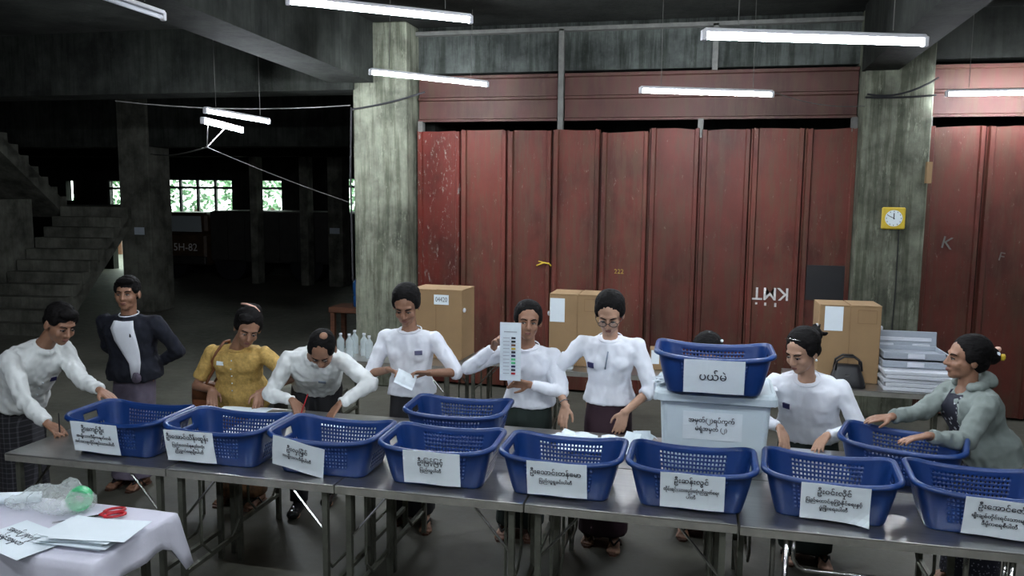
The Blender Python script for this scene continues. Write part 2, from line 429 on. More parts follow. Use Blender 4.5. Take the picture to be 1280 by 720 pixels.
# staircase: flight up to a landing beside the column, return flight overhead
st = empty('staircase', (-9.43, 10.0, 0), radians(8)); tag(st, 'bare concrete staircase rising to a landing at the left', 'staircase', kind='structure')
RI, TR, NS, W1 = .17, .235, 11, 1.25
for k in range(NS):
    box('step', -W1, 0, TR*k, TR*(k+1)+.02, RI*k-.02, RI*(k+1), 'stair', st, bev=.008)
vs = [(x, y, z) for x in (-W1, 0) for y, z in ((TR*.6, 0), (TR*NS, RI*NS-.03), (TR*NS, RI*NS-.23), (TR*2.0, 0))]
mk('stair_slab', vs, [(0, 1, 2, 3), (7, 6, 5, 4), (0, 4, 5, 1), (1, 5, 6, 2), (2, 6, 7, 3), (3, 7, 4, 0)], 'stair', st)
box('landing', -W1-1.35, 0, TR*NS, TR*NS+1.3, RI*NS-.2, RI*NS, 'stair', st)
for k in range(11):
    z = RI*NS + RI*(k+1); y = TR*NS - TR*k
    box('step', -W1-1.25, -W1-.02, y-TR-.02, y, z-RI-.02, z, 'stair', st)
z0 = RI*NS
vs = [(x, y, z) for x in (-W1-1.25, -W1-.02) for y, z in ((TR*NS, z0+.05), (0, z0+RI*11), (0, z0+RI*11-.30), (TR*NS, z0-.2))]
mk('stair_slab', vs, [(0, 1, 2, 3), (7, 6, 5, 4), (0, 4, 5, 1), (1, 5, 6, 2), (2, 6, 7, 3), (3, 7, 4, 0)], 'stair', st)
box('stair_wall', -W1-.16, -W1-.04, -.3, TR*NS-.9, 0, 2.0, 'stair', st)

# the dark lorry parked at the back
lo = empty('lorry', (-10.6, 17.45, 0)); tag(lo, 'dark lorry parked in the gloom under the back windows', 'lorry')
G().box(-.9, 2.6, 0, 1.4, .45, 1.68, .03).make('cargo_body', 'lorry', lo)
for q in range(7): box('side_board', -.9+.457*q+.01, -.9+.457*(q+1)-.01, -.03, -.002, .5, 1.66, 'lorry', lo)
G().box(-2.5, -1.0, -.1, 1.4, .35, 1.12, .05).box(-2.42, -1.06, .05, 1.35, 1.12, 1.62, .06).make('cab', 'lorry_cab', lo)
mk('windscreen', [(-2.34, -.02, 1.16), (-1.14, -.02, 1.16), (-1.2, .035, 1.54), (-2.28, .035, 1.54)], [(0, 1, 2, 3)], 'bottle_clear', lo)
G().box(-2.55, -.95, -.22, -.1, .38, .58, .02).make('bumper', 'lorry', lo)
for x in (-2.0, -.4, 1.6):
    for yy in (.0, 1.12):
        g = G().cap((x, yy, .42), (x, yy+.25, .42), .42, .42, True, 20); g.make('wheel', 'dark', lo)
text('number_letters', '5H-82', .26, 'white_paint', lo, (-1.55, -.105, .78))
# trees outside the back windows
for k, (x, y, r) in enumerate(((-20.2, 25, 1.35), (-17.0, 25, 1.4), (-14.1, 25, 1.3), (-10.9, 25, 1.3))):
    g = G(); rr = random.Random(k)
    for q in range(900):
        a, b_ = rr.uniform(0, 2*pi), rr.uniform(-1, 1); c_ = sqrt(1-b_*b_); p = V((x+r*c_*cos(a), y+r*c_*sin(a), 1.2+r*.95*b_+.5))
        d = V((rr.uniform(-1, 1), rr.uniform(-1, 1), rr.uniform(-1, 1))).normalized()*.11; e = d.orthogonal().normalized()*.06
        g.add([p-d, p+e, p+d, p-e], [(0, 1, 2, 3)])
    t_ = g.make('tree', 'foliage'); tag(t_, ['pale green tree outside the leftmost back window', 'green tree outside the wide back window', 'green tree outside the middle back window', 'green tree outside the right-hand back window'][k], 'tree')
    G().cap((x, y, -.5), (x, y, 1.6), .12, .09, True).make('trunk', 'wood', t_)
structure(box('floor_outside', -30, -2, 19.2, 40, -.4, -.15, 'floor'))

# ------------------------------------------------------------------ fluorescent lamps
def lamp(p, q, label, group='hanging fluorescent tubes', lit=True, wires=True, batten=True):
    p = V(p); q = V(q); c = (p+q)/2; d = (q-p); L = d.length
    r = empty('fluorescent_lamp', c, math.atan2(d.y, d.x), label, 'lamp', group)
    tilt = math.asin(d.z/L); r.rotation_euler = (0, -tilt, math.atan2(d.y, d.x))
    h = L/2
    G().cap((-h+.02, 0, 0), (h-.02, 0, 0), .014, .014, True, 10).make('lamp_tube', 'tube' if lit else 'whiteboard', r, smooth=True)
    if batten: G().box(-h, h, -.020, .020, .020, .044, .004).make('batten', 'bulb_cap', r)
    for s in (-1, 1): G().box(s*h-.014, s*h+.014, -.018, .018, -.02, .035, .004).make('end_cap', 'bulb_cap', r)
    if wires:
        for s in (-.7, .7): G().path([(s*h, 0, .06), (s*h, .01, 3.99-c.z)], .003, 5).make('hanging_wire', 'post', r)
    return r
LA = lamp((-2.495, 4.667, 3.341), (-1.548, 5.404, 3.341), 'long lit tube at the top of the picture, left of centre', None)
LB = lamp((-3.049, 7.253, 3.295), (-2.118, 8.01, 3.26), 'lit tube hanging in front of the left concrete column', None)
LC = lamp((-.527, 7.143, 3.069), (.586, 7.593, 3.069), 'lit tube in front of the faded red transom, centre', None)
LD = lamp((-.009, 4.393, 3.003), (1.129, 4.772, 3.003), 'long lit tube nearest the right beam', None)
LE = lamp((2.18, 8.3, 3.13), (3.38, 8.3, 3.13), 'lit tube over the right-hand red doors', None)
LF = lamp((-4.528, 6.791, 2.82), (-4.832, 7.952, 2.82), 'short-looking lit tube strung on crossing wires at the left', None, wires=False)
LG = lamp((-4.60, 6.95, 2.93), (-4.62, 8.15, 2.93), 'slanting lit tube just above the one on crossing wires', None)
LH = lamp((-3.433, 4.759, 3.3), (-3.42, 3.56, 3.3), 'unlit tube at the very top left', None, lit=False)
# more tubes of the same rows, over and behind the camera, plus one added at the right
for k, (x, y) in enumerate(((-3.2, 1.6), (-.9, 1.6), (1.5, 1.6), (-2.2, -1.2), (1.2, -1.2), (4.2, 5.2))):  # the last tube is unseen, added to brighten the right-hand doors
    lamp((x-.6, y, 3.4), (x+.6, y, 3.4), ['lit tube over the table with the white cloth', 'lit tube overhead in the middle of the hall', 'lit tube overhead at the right of the hall', 'lit tube far behind on the left', 'lit tube far behind on the right', 'added tube out of view at the right, brightening the second red door'][k], None)
def cable(pts, label, r=.006):
    P = [V(p) for p in pts]
    return tag(G().path([p-P[0] for p in P], r, 6).make('cable', 'skirt_black' if 'pale' not in label else 'post', loc=P[0]), label, 'cable')
def sag(a, b, s, n=8):
    a = V(a); b = V(b); return [a.lerp(b, i/n) - V((0, 0, s*4*(i/n)*(1-i/n))) for i in range(n+1)]
K = V((-4.66, 7.05, 2.60))
cable(sag((-9.38, 12.5, 2.80), K, .05), 'pale wire running left from the knot under the strung tube', .008)
cable(sag(K, (-3.75, 8.42, 2.05), .02), 'pale wire sloping down from the knot to the left column', .005)
cable([(-4.56, 6.93, 2.84), K, (-4.72, 7.5, 2.84)], 'pale V-shaped wire holding up the strung tube', .006)
cable(sag((-6.5, 8.1, 3.18), (-3.75, 8.35, 3.12), .06), 'thin pale cable below the left cross beam', .006)
cable(sag((-3.74, 8.37, 3.08), (-2.9, 8.37, 3.25), .02), 'black cable crossing the top of the left column', .010)
cable([(-3.75, 8.38, 3.10), (-3.77, 8.38, 2.4), (-3.76, 8.38, 1.2)], 'black cable running down the edge of the left column', .010)
cable(sag((1.50, 8.42, 3.13), (2.12, 8.42, 3.14), .01), 'black cable straight across the top of the right column', .009)
cable(sag((1.52, 8.43, 3.16), (2.13, 8.41, 3.30), .07), 'black sagging cable looped near the top of the right column', .009)
cable(sag((.586, 7.593, 3.10), (1.5, 8.42, 3.05), .05), 'thin pale cable from the centre tube to the right column', .004)
cable([(1.88, 8.44, 1.88), (1.885, 8.44, 1.3), (1.87, 8.44, .7)], 'thin black cable hanging below the yellow clock', .005)

# clock
ck = empty('wall_clock', (1.82, 8.445, 1.985), 0, 'square yellow clock with a white face on the right column', 'clock')
G().box(-.105, .105, -.035, 0, -.105, .105, .01).make('clock_case', 'gold', ck)
g = G(); g.cap((0, -.035, 0), (0, -.040, 0), .078, .078, True, 28); g.make('clock_face', 'paper', ck)
G().box(-.004, .004, -.044, -.041, -.01, .05).make('hour_hand', 'ink', ck); h_ = G().box(-.003, .003, -.046, -.043, -.01, .06).make('minute_hand', 'ink', ck); h_.rotation_euler = (0, -1.1, 0)
for k in range(12):
    a = pi*k/6; x, z = .066*sin(a), .066*cos(a); box('hour_mark', x-.003, x+.003, -.043, -.0405, z-.005, z+.005, 'ink', ck)

# ================================================================== folding steel tables
def folding_table(x0, x1, y0, y1, label, group=None, style='post', z=.75, hide_bar=False):
    w_, d_ = x1-x0, y1-y0
    r = empty('folding_table', (x0, y0, 0), 0, label, 'table', group)
    G().box(0, w_, 0, d_, z-.008, z, .002).make('tabletop', 'steel', r)
    g = G().box(0, w_, 0, .02, z-.042, z-.008).box(0, w_, d_-.02, d_, z-.042, z-.008).box(0, .02, .02, d_-.02, z-.042, z-.008).box(w_-.02, w_, .02, d_-.02, z-.042, z-.008)
    g.make('table_rim', 'steel_edge', r)
    ix = .06 if style == 'post' else .2
    for x in (ix, w_-ix):
        for y in (.035, d_-.035):
            if style == 'post': G().box(x-.014, x+.014, y-.014, y+.014, .0, z-.042).make('leg', 'leg', r)
            else: G().cap((x, y, 0), (x, y, z-.042), .013, .013, True, 10).make('leg', 'chrome', r, smooth=True)
        if style == 'post':
            G().box(x-.012, x+.012, .05, d_-.05, .16, .182).make('crossbar', 'leg', r)
            s = 1 if x < w_/2 else -1
            for y in (.05, d_-.05):
                G().path([(x+s*.01, y, .48), (x+s*.20, y, z-.045)], .007, 6).make('brace', 'chrome', r)
            g = G().path([(x+s*.05, .12, z-.05), (x+s*.05, .12, .30), (x+s*.05, .20, .22), (x+s*.05, d_-.2, .22), (x+s*.05, d_-.12, .30), (x+s*.05, d_-.12, z-.05)], .008, 6); g.make('folding_stay', 'leg', r)
    if style != 'post':
        a, b = ix+.03, w_-ix-.03
        g = G().path([(a, .03, z-.045), (a, .03, z-.14), (a+.02, .03, z-.17), (a+.05, .03, z-.185), (b-.05, .03, z-.185), (b-.02, .03, z-.17), (b, .03, z-.14), (b, .03, z-.045)], .009, 8); g.make('bent_stay', 'chrome', r, smooth=True)
    return r
YF, DP = 3.56, .605
FX = [-3.67, -2.66, -1.712, -.752, .218]
fl = ['leftmost steel folding table of the front row, under the first basket', 'steel folding table of the front row under the second basket', 'steel folding table of the front row under the third and fourth baskets', 'steel folding table of the front row, centre right, under two baskets']
for k in range(4): folding_table(FX[k]+.004, FX[k+1]-.004, YF, YF+DP, fl[k], 'front row tables')
folding_table(.226, 1.52, YF-.01, YF+DP, 'steel folding table with a bent chrome stay at the right end of the front row', 'front row tables', 'tube')
YB = YF+DP+.008
rb = ['rear steel table between the woman in yellow and the front row', 'rear steel table under the unlabelled basket behind the front row', 'rear steel table with loose papers by the woman in glasses', 'rear steel table behind the ballot box at the right']
BXs = [-2.75, -1.72, -.76, .21, 1.34]
for k in range(4): folding_table(BXs[k]+.004, BXs[k+1]-.004, YB, YB+DP, rb[k], 'rear row tables')
# back row by the doors
folding_table(-3.15, -1.95, 6.32, 6.98, 'steel table by the left column holding water bottles and a carton', 'tables along the red doors')
tb = folding_table(-1.93, -1.30, 6.62, 7.22, 'short dark table below the red doors right of the left carton', 'tables along the red doors')
tc = folding_table(-1.27, -.05, 6.42, 7.10, 'steel table behind the woman in glasses holding a carton', 'tables along the red doors')
td = folding_table(.72, 1.98, 6.36, 7.02, 'steel table at the right holding a carton, black bag and grey trays', 'tables along the red doors')

# ================================================================== blue baskets
def rrect(w_, d_, r, nl, ns, nc):
    pts = []; hw, hd = w_/2, d_/2; typ = []
    def arc(cx, cy, a0):
        for i in range(1, nc): a = a0+pi/2*i/nc; pts.append((cx+r*cos(a), cy+r*sin(a))); typ.append('c')
    for i in range(nl+1): pts.append((-hw+r+(w_-2*r)*i/nl, -hd)); typ.append('f')
    arc(hw-r, -hd+r, -pi/2)
    for i in range(ns+1): pts.append((hw, -hd+r+(d_-2*r)*i/ns)); typ.append('r')
    arc(hw-r, hd-r, 0)
    for i in range(nl+1): pts.append((hw-r-(w_-2*r)*i/nl, hd)); typ.append('b')
    arc(-hw+r, hd-r, pi/2)
    for i in range(ns+1): pts.append((-hw, hd-r-(d_-2*r)*i/ns)); typ.append('l')
    arc(-hw+r, -hd+r, pi)
    return pts, typ
BH = .192
def basket_shell():
    nl, ns, nc, nv = 45, 25, 5, 19
    bot, ty = rrect(.46, .31, .05, nl, ns, nc); top, _ = rrect(0.565, .39, .07, nl, ns, nc)
    n = len(bot); vs = []; fs = []
    for k in range(nv+1):
        v = k/nv; e = v**.85
        for i in range(n):
            x = bot[i][0]*(1-e)+top[i][0]*e; y = bot[i][1]*(1-e)+top[i][1]*e
            zt = BH + .028*abs(x/.28)**2.5 - .006
            vs.append((x, y, zt*v))
    st_ = {}
    for i, t in enumerate(ty): st_.setdefault(t, i)
    for k in range(nv):
        for i in range(n):
            j = (i+1) % n
            t = ty[i]; q = i-st_[t]
            hole = False
            if t in 'fb' and ty[j] == t and 5 <= q <= 39 and q % 2 == 1 and 5 <= k <= 15 and k % 2 == 1: hole = True
            if t in 'rl' and ty[j] == t and 3 <= q <= 21 and q % 2 == 1 and 3 <= k <= 9 and k % 2 == 1: hole = True
            if t in 'rl' and ty[j] == t and 7 <= q <= 17 and 13 <= k <= 15: hole = True
            if not hole: fs.append((k*n+i, k*n+j, (k+1)*n+j, (k+1)*n+i))
    fs.append(tuple(range(n-1, -1, -1)))
    return vs, fs, top
vs, fs, topl = basket_shell()
b0 = empty('laundry_basket', (0, 0, .75))
sh = mk('basket_wall', vs, fs, 'blue', b0, smooth=True)
sm = sh.modifiers.new('t', 'SOLIDIFY'); sm.thickness = .0035; sm.offset = -1; evalmesh(sh)
topl, _ = rrect(.565, .39, .07, 14, 10, 5)
rs = []
for off, dz in ((-.003, -.004), (-.002, .004), (.006, .007), (.014, .004), (.020, -.004), (.020, -.015), (.016, -.015), (.015, -.004), (.008, -.002), (.002, -.006)):
    ring = []
    for (x, y) in topl:
        c = V((max(-.21, min(.21, x)), max(-.13, min(.13, y)), 0)); d = (V((x, y, 0))-c).normalized()
        zt = BH + .028*abs(x/.28)**2.5 - .006
        ring.append(V((x, y, zt)) + d*off + V((0, 0, dz)))
    rs.append(ring)
rs.append(rs[0])
G().rings(rs, False).make('basket_rim', 'blue', b0, smooth=True)
BZ = .7515
def sign(parent, lines, x=0, z=.115, w_=.285, h_=.178, rot=0, y=-.176, tiltx=None, curl=0, sizes=None):
    tiltx = .19 if tiltx is None else tiltx
    g_ = G(); n = 10; vs = []; fs = []
    for s in (0, 1):
        for i in range(n+1):
            for j in range(7):
                u, v = i/n-.5, j/6-.5
                cx, cz = u*w_, v*h_
                dy = -.002*sin(u*9) - .0012*cos(v*7) - curl*max(0, u-v-.6)**2*.2
                vs.append((cx, dy+(-.0006 if s else 0), cz))
    m_ = (n+1)*7
    for i in range(n):
        for j in range(6):
            a = i*7+j; fs.append((a, a+1, a+8, a+7)); fs.append((m_+a, m_+a+7, m_+a+8, m_+a+1))
    for i in range(n): fs.append((i*7, i*7+7, m_+i*7+7, m_+i*7)); fs.append((i*7+6, m_+i*7+6, m_+i*7+13, i*7+13))
    for j in range(6): fs.append((j, m_+j, m_+j+1, j+1)); fs.append((n*7+j, n*7+j+1, m_+n*7+j+1, m_+n*7+j))
    o = mk('paper_sign', vs, fs, 'paper', parent, smooth=False)
    o.location = (x, y, z); o.rotation_euler = (tiltx, rot, 0)
    sizes = sizes or [.032]+[.021]*(len(lines)-1)
    zz = h_*.30 if len(lines) == 3 else h_*.2 if len(lines) == 2 else 0
    for k, ln in enumerate(lines):
        text('sign_lettering', ln, sizes[k], 'ink', o, (-.005, -.0052, zz-(0 if k == 0 else .012+.034*k)), width=w_*.86, bold=.0004)
    return o
BK = [  # x, y, rotation, lines, sign x, sign tilt, label
 (-3.065, 3.83, 0, ['ဦးေကျာ်ဦး', 'အမျိုးသားဒီမိုကရက်တစ်', 'အင်အားစုတိုင်းရင်းသားပါတီ'], -.06, .03, 'blue basket at the left end of the front row of tables'),
 (-2.45, 3.83, 0, ['ဦးေအာင်သိန်းထွန်း', 'ြပည်ေထာင်စုစည်းလုံး', 'ညီညွတ်ေရးဦးပါတီ'], -.10, 0, 'blue basket in front of the woman in yellow, second from the left'),
 (-1.84, 3.83, 0, ['ဦးလှြမိုင်', 'အမျိုးသားဒီမိုပါတီ'], -.09, .20, 'blue basket whose paper sign hangs askew'),
 (-1.23, 3.83, .03, ['ဦးြမင့်ြမင့်', 'ြပည်သူ့ပါတီ'], .0, .02, 'blue basket with a two-line sign in front of the unlabelled basket'),
 (-.605, 3.83, -.01, ['ဦးေသာင်းတန်ေမာ', 'ြပည်သူ့ရှုခင်းပါတီ'], .0, 0, 'blue basket with a two-line sign in front of the woman in glasses'),
 (.008, 3.83, -.02, ['ဦးဆန်းလွင်', 'တိုင်းရင်းသားစည်းလုံးညီညွတ်ေရး', 'ပါတီ'], .01, 0, 'blue basket in front of the milky ballot box'),
 (.63, 3.86, -.09, ['ဦးဝင်းလှိုင်', 'ြပည်ေထာင်စုြကံ့ခိုင်ေရးနှင့်', 'ဖွံ့ြဖိုးေရးပါတီ'], .015, 0, 'blue basket with a curled sign corner, second from the right end'),
 (1.26, 3.85, -.09, ['ဦးေအာင်ေဇာ်', 'မျိုးချစ်တိုင်းရင်းသားများ', 'ဒီမိုကေရစီပါတီ'], .04, .02, 'blue basket cut by the right edge of the picture'),
]
for k, (x, y, rz, ln, sx, rot, lb) in enumerate(BK):
    o = b0 if k == 0 else copy_tree_base
    if k == 0:
        copy_tree_base = None
        tmpl = b0
        o = copy_tree(b0)
    else: o = copy_tree(tmpl)
    o.location = (x, y, BZ); o.rotation_euler = (0, 0, rz); tag(o, lb, 'basket', 'blue plastic baskets')
    sign(o, ln, sx, .110 if k < 6 else .105, rot=rot, curl=1 if k == 6 else 0, y=-.2165 if rot < .1 else -.2205, tiltx=.19 if rot < .1 else .27)
for (x, y, z, rz, lb) in ((-1.33, 4.44, BZ, .04, 'unlabelled blue basket on the rear table behind the front row'), (1.07, 4.42, BZ, -.30, 'unlabelled blue basket held by the woman in the grey hooded jacket')):
    o = copy_tree(tmpl); o.location = (x, y, z); o.rotation_euler = (0, 0, rz); tag(o, lb, 'basket', 'blue plastic baskets')
tmpl.location = (.10, 4.28, 1.193); tmpl.rotation_euler = (0, 0, .0); tag(tmpl, 'blue basket standing on top of the milky ballot box', 'basket', 'blue plastic baskets')
sign(tmpl, ['ပယ်မဲ'], .0, .103, h_=.178, sizes=[.055], w_=.295, y=-.2165)

# ballot box
bb = empty('ballot_box', (.115, 4.42, .7512), 0, 'large milky-white plastic ballot box with a white lid on the table', 'box')
def rr3(w_, d_, r, z): return [V((x, y, z)) for x, y in rrect(w_, d_, r, 3, 3, 4)[0]]
G().rings([rr3(.50, .36, .03, 0), rr3(.52, .38, .03, .02), rr3(.56, .42, .035, .385)]).make('box_body', 'milky', bb, smooth=False)
G().rings([rr3(.60, .455, .04, .375), rr3(.625, .48, .045, .38), rr3(.62, .475, .045, .415), rr3(.60, .455, .04, .432), rr3(.57, .43, .04, .438), rr3(.56, .42, .04, .434)]).make('box_lid', 'milky', bb)
for s in (-1, 1): G().box(s*.312-.012, s*.312+.012, -.05, .05, .33, .425, .005).make('lid_clip', 'whiteboard', bb)
sign(bb, ['အမှတ်(၂)ရပ်ကွက်', 'မဲရုံအမှတ် (၂)'], -.01, .25, w_=.30, h_=.15, y=-.206, tiltx=.054, sizes=[.030, .028])

# ================================================================== cartons and things along the doors
def carton(x, y, w_, d_, h_, rz, label, poster=None, mark=True, z=.751):
    r = empty('cardboard_carton', (x, y, z), rz, label, 'carton', 'cardboard cartons on the tables')
    G().box(-w_/2, w_/2, 0, d_, 0, h_, .004).make('carton_body', 'card', r)
    box('carton_flap', -w_/2, -.004, -.004, d_+.003, h_, h_+.006, 'card', r); box('carton_flap', .004, w_/2, -.003, d_+.002, h_, h_+.008, 'card', r)
    box('seam', -.002, .002, -.0055, -.004, 0, h_, 'card_dark', r)
    if poster:
        px, pz, pw, ph, ln, sz = poster
        o = box('paper_notice', px-pw/2, px+pw/2, -.0065, -.0045, pz-ph/2, pz+ph/2, 'paper', r)
        if ln:
            for k, l in enumerate(ln): text('notice_lettering', l, sz, 'ink', o, (px, -.0075, pz+(len(ln)-1)*sz*.6-k*sz*1.2), width=pw*.8)
    if mark:
        a, b, c, d = w_*.12, w_*.42, h_*.78, h_*.95
        g = G().box(a, b, -.006, -.0045, c, c+.004).box(a, b, -.006, -.0045, d, d+.004).box(a, a+.004, -.006, -.0045, c, d).box(b, b+.004, -.006, -.0045, c, d)
        g.make('printed_frame', 'card_dark', r)
    for s in (-1, 1): G().ell((s*(w_/2+.01), .04, h_*.72), (.014, .018, .022), n=10).make('plastic_plug', 'whiteboard', r)
    return r
carton(-2.19, 6.60, .47, .34, .60, -.05, 'brown carton on the left back table with a small black-on-white label', (.05, .52, .135, .085, ['04420'], .06), False)
carton(-.96, 6.62, .48, .32, .60, -.03, 'brown carton with a blank white notice behind the woman in glasses', (-.17, .47, .125, .20, None, .01))
carton(1.165, 6.60, .45, .30, .60, .02, 'brown carton with a white notice in front of the right column', (-.12, .50, .135, .19, None, .01))
o = empty('small_carton', (-.26, 6.66, .751), .1, 'small brown and white carton right of the woman in glasses', 'carton')
G().box(-.09, .09, 0, .16, 0, .17, .004).make('carton_body', 'card', o); box('label_patch', -.085, -.02, -.002, 0, .05, .165, 'paper', o)
# black bag
hb = empty('black_bag', (1.14, 6.47, .751), 0, 'black handbag on the right back table in front of the carton', 'bag')
g = G()
rs = [[V((x*(1-.35*t), y*(1-.6*t), .02+.15*t)) for x, y in rrect(.27, .13, .05, 4, 2, 4)[0]] for t in (0, .25, .5, .75, 1)]
g.rings([[p*1 - V((0, 0, .02)) for p in rs[0]]] + rs); g.make('bag_body', 'dark', hb, smooth=True)
for s in (-.04, .04): G().path([(-.09, s, .13), (-.08, s, .2), (-.03, s, .235), (.04, s, .235), (.09, s, .2), (.10, s, .13)], .008, 6).make('bag_handle', 'dark', hb, smooth=True)
box('buckle', -.015, .015, -.047, -.040, .09, .10, 'chrome', hb)
# grey folded trays and white boards
for k in range(5):
    o = G().box(-.25, .25, 0, .38, 0, .028, .004).make('white_board', 'whiteboard', loc=(1.645+(.012 if k % 2 else -.006), 6.40+.008*(k % 3), .7515+.0305*k)); o.rotation_euler = (0, 0, .02*(k % 3-1))
    tag(o, ['white plastic board lying on the right table, bottom of the stack', 'white plastic board second from the bottom of the stack', 'white plastic board in the middle of the stack', 'white plastic board fourth from the bottom of the stack', 'uppermost white plastic board below the grey trays'][k], 'board', 'stack of white boards')
for k in range(2):
    r = empty('grey_tray', (1.63+.012*k, 6.52+.04*k, .906+.058*k), .02, ['grey folded tray lying on the white boards', 'uppermost grey folded tray on the stack at the right'][k], 'tray', 'grey folded trays')
    G().box(-.23, .23, 0, .32, 0, .022, .004).make('tray_base', 'tray', r)
    G().box(-.23, .23, 0, .014, .02, .052, .003).box(-.23, .23, .306, .32, .02, .055, .003).box(-.23, -.216, .014, .306, .02, .052, .003).box(.216, .23, .014, .306, .02, .052, .003).make('tray_wall', 'tray', r)
    G().box(-.06, .06, -.012, 0, .01, .045, .003).make('tray_handle', 'whiteboard', r)
r = empty('ribbed_cover', (1.63, 6.87, .7515), .02, 'grey ribbed cover leaning upright behind the stack of trays', 'cover')
q = G().box(-.24, .24, 0, .018, 0, .38, .004).make('lid_panel', 'tray', r); q.rotation_euler = (-.10, 0, 0)
q = G().box(-.20, .20, -.012, 0, .30, .33, .003).box(-.20, -.08, -.01, 0, .2, .28, .003).box(.06, .19, -.01, 0, .2, .28, .003).make('lid_rib', 'whiteboard', r); q.rotation_euler = (-.10, 0, 0)
# striped bundle and cable ring behind the woman in glasses
o = G().box(-.05, .05, 0, .06, 0, .14, .006).make('striped_bag', 'paper', loc=(-1.02, 6.46, .752)); tag(o, 'small black-and-white striped bag behind the woman in glasses', 'bag')
for k in range(3): G().path([(-.05, -.003, .03+.04*k), (-.02, -.003, .045+.04*k), (.02, -.003, .028+.04*k), (.05, -.003, .04+.04*k)], .007, 6).make('stripe', 'dark', o)
cable([(-1.24, 6.5, .765), (-1.22, 6.48, .82), (-1.16, 6.48, .87), (-1.10, 6.48, .86), (-1.07, 6.5, .80), (-1.08, 6.5, .765)], 'looped black cable beside the striped bag', .008)

# water bottles, stool, things at the left column
def bottle(x, y, z, h_, r_, mat, label, group, capm='whiteboard'):
    o = empty('water_bottle', (x, y, z), 0, label, 'bottle', group)
    prof = [(0, .9), (.02, 1), (.3, 1), (.33, .93), (.36, 1), (.66, 1), (.72, .9), (.82, .45), (.86, .36), (.93, .36)]
    G().rings([[V((r_*k*cos(a), r_*k*sin(a), h_*t)) for a in (2*pi*j/14 for j in range(14))] for t, k in prof]).make('bottle_body', mat, o, smooth=True)
    G().cap((0, 0, h_*.93), (0, 0, h_), r_*.42, r_*.42, True, 12).make('bottle_cap', capm, o); return o
stl = empty('wooden_stool', (-4.62, 10.4, 0), 0, 'low brown wooden stand under the big blue water bottle', 'stand')
G().box(-.32, .32, -.22, .22, .52, .60, .01).make('stool_top', 'wood', stl)
for sx in (-.27, .27):
    for sy in (-.17, .17): G().box(sx-.03, sx+.03, sy-.03, sy+.03, 0, .52).make('leg', 'wood', stl)
bottle(-4.50, 10.35, .601, .50, .135, 'bottle_blue', 'big blue water cooler bottle on the wooden stand', None, 'whiteboard')
for k, (x, y) in enumerate(((-3.04, 6.50), (-2.93, 6.44), (-2.84, 6.55), (-2.96, 6.62), (-2.75, 6.45))):
    bottle(x, y, .751, .20+.01*(k % 2), .034, 'bottle_clear', ['clear water bottle nearest the left end of the table by the column', 'clear water bottle, front one of the cluster by the column', 'clear water bottle in the middle of the cluster by the column', 'clear water bottle at the back of the cluster by the column', 'clear water bottle closest to the woman folding paper'][k], 'clear water bottles by the column')
o = G().box(-.10, .10, 0, .14, 0, .09, .01).make('white_packet', 'whiteboard', loc=(-3.45, 6.85, .301)); tag(o, 'white packet on the low bench by the left column', 'packet')
r = empty('low_bench', (-4.00, 6.75, 0), 0, 'low grey bench in front of the left column', 'bench')
G().box(0, .75, 0, .35, .26, .30, .006).make('seat', 'stair', r)
for x in (.05, .62): G().box(x, x+.08, .04, .31, 0, .26).make('leg', 'stair', r)

# floor markings
for k, (p, q) in enumerate((((2.2, 7.7), (5.5, 7.55)), ((2.55, 8.3), (3.6, 6.2)), ((2.1, 7.2), (4.6, 6.5)))):
    p = V((*p, 0)); q = V((*q, 0)); n = (q-p).normalized().cross(V((0, 0, 1)))*.03
    structure(mk('trim_%d' % (30+k), [p-n+V((0, 0, .002)), q-n+V((0, 0, .002)), q+n+V((0, 0, .002)), p+n+V((0, 0, .002))], [(0, 1, 2, 3)], 'yellow_paint'))

# ================================================================== the cloth-covered table
ct = empty('side_table', (-2.9, 2.86, 0), 0, 'trestle table under a white cloth at the lower left', 'table')
G().box(-.95, .585, -.235, .255, .685, .715, .004).make('tabletop', 'wood', ct)
for x in (-.8, .48):
    for y in (-.19, .21): G().box(x-.015, x+.015, y-.015, y+.015, 0, .685).make('leg', 'leg', ct)
    G().path([(x-.012, -.19, .35), (x-.22, -.19, .68)], .009, 6).make('brace', 'leg', ct)
    G().box(x-.012, x+.012, -.2, .16, .15, .175).make('crossbar', 'leg', ct)
x0, x1, y0, y1, zt = -3.88, -2.30, 2.61, 3.13, .7195
vs = []; fs = []; per = []
nx, ny = 30, 12
for i in range(nx): per.append((x0+(x1-x0)*i/nx, y0, 0, -1, .34))
for j in range(ny): per.append((x1, y0+(y1-y0)*j/ny, 1, 0, .115))
for i in range(nx): per.append((x1-(x1-x0)*i/nx, y1, 0, 1, .12))
for j in range(ny): per.append((x0, y1-(y1-y0)*j/ny, -1, 0, .12))
N = len(per); rings = []
def cornerw(i, c): return math.exp(-(min(abs(i-c), N-abs(i-c))/1.3)**2)
cs = [0, nx, nx+ny, 2*nx+ny]
for lv, (t, out) in enumerate(((0, 0), (.02, .010), (.12, .016), (.4, .022), (.7, .030), (1, .036))):
    ring = []
    for i, (x, y, ex, ey, dr) in enumerate(per):
        k = max(cornerw(i, c) for c in cs); cxn = (1 if x > -3 else -1); cyn = (1 if y > 2.8 else -1)
        if i in cs: ex, ey = cxn*.7, cyn*.7
        wv = .010*sin(i*1.1)*t
        o_ = out + wv + k*.03*t
        d_ = dr*(1-k)+ (.26 if i == nx+ny else .36)*k
        ring.append(V((x+ex*o_+(cxn*k*.02*t if i not in cs else 0), y+ey*o_+(cyn*k*.02*t if i not in cs else 0), zt-d_*t)))
    rings.append(ring)
g = G(); g.rings(rings, False)
ii = len(g.v)
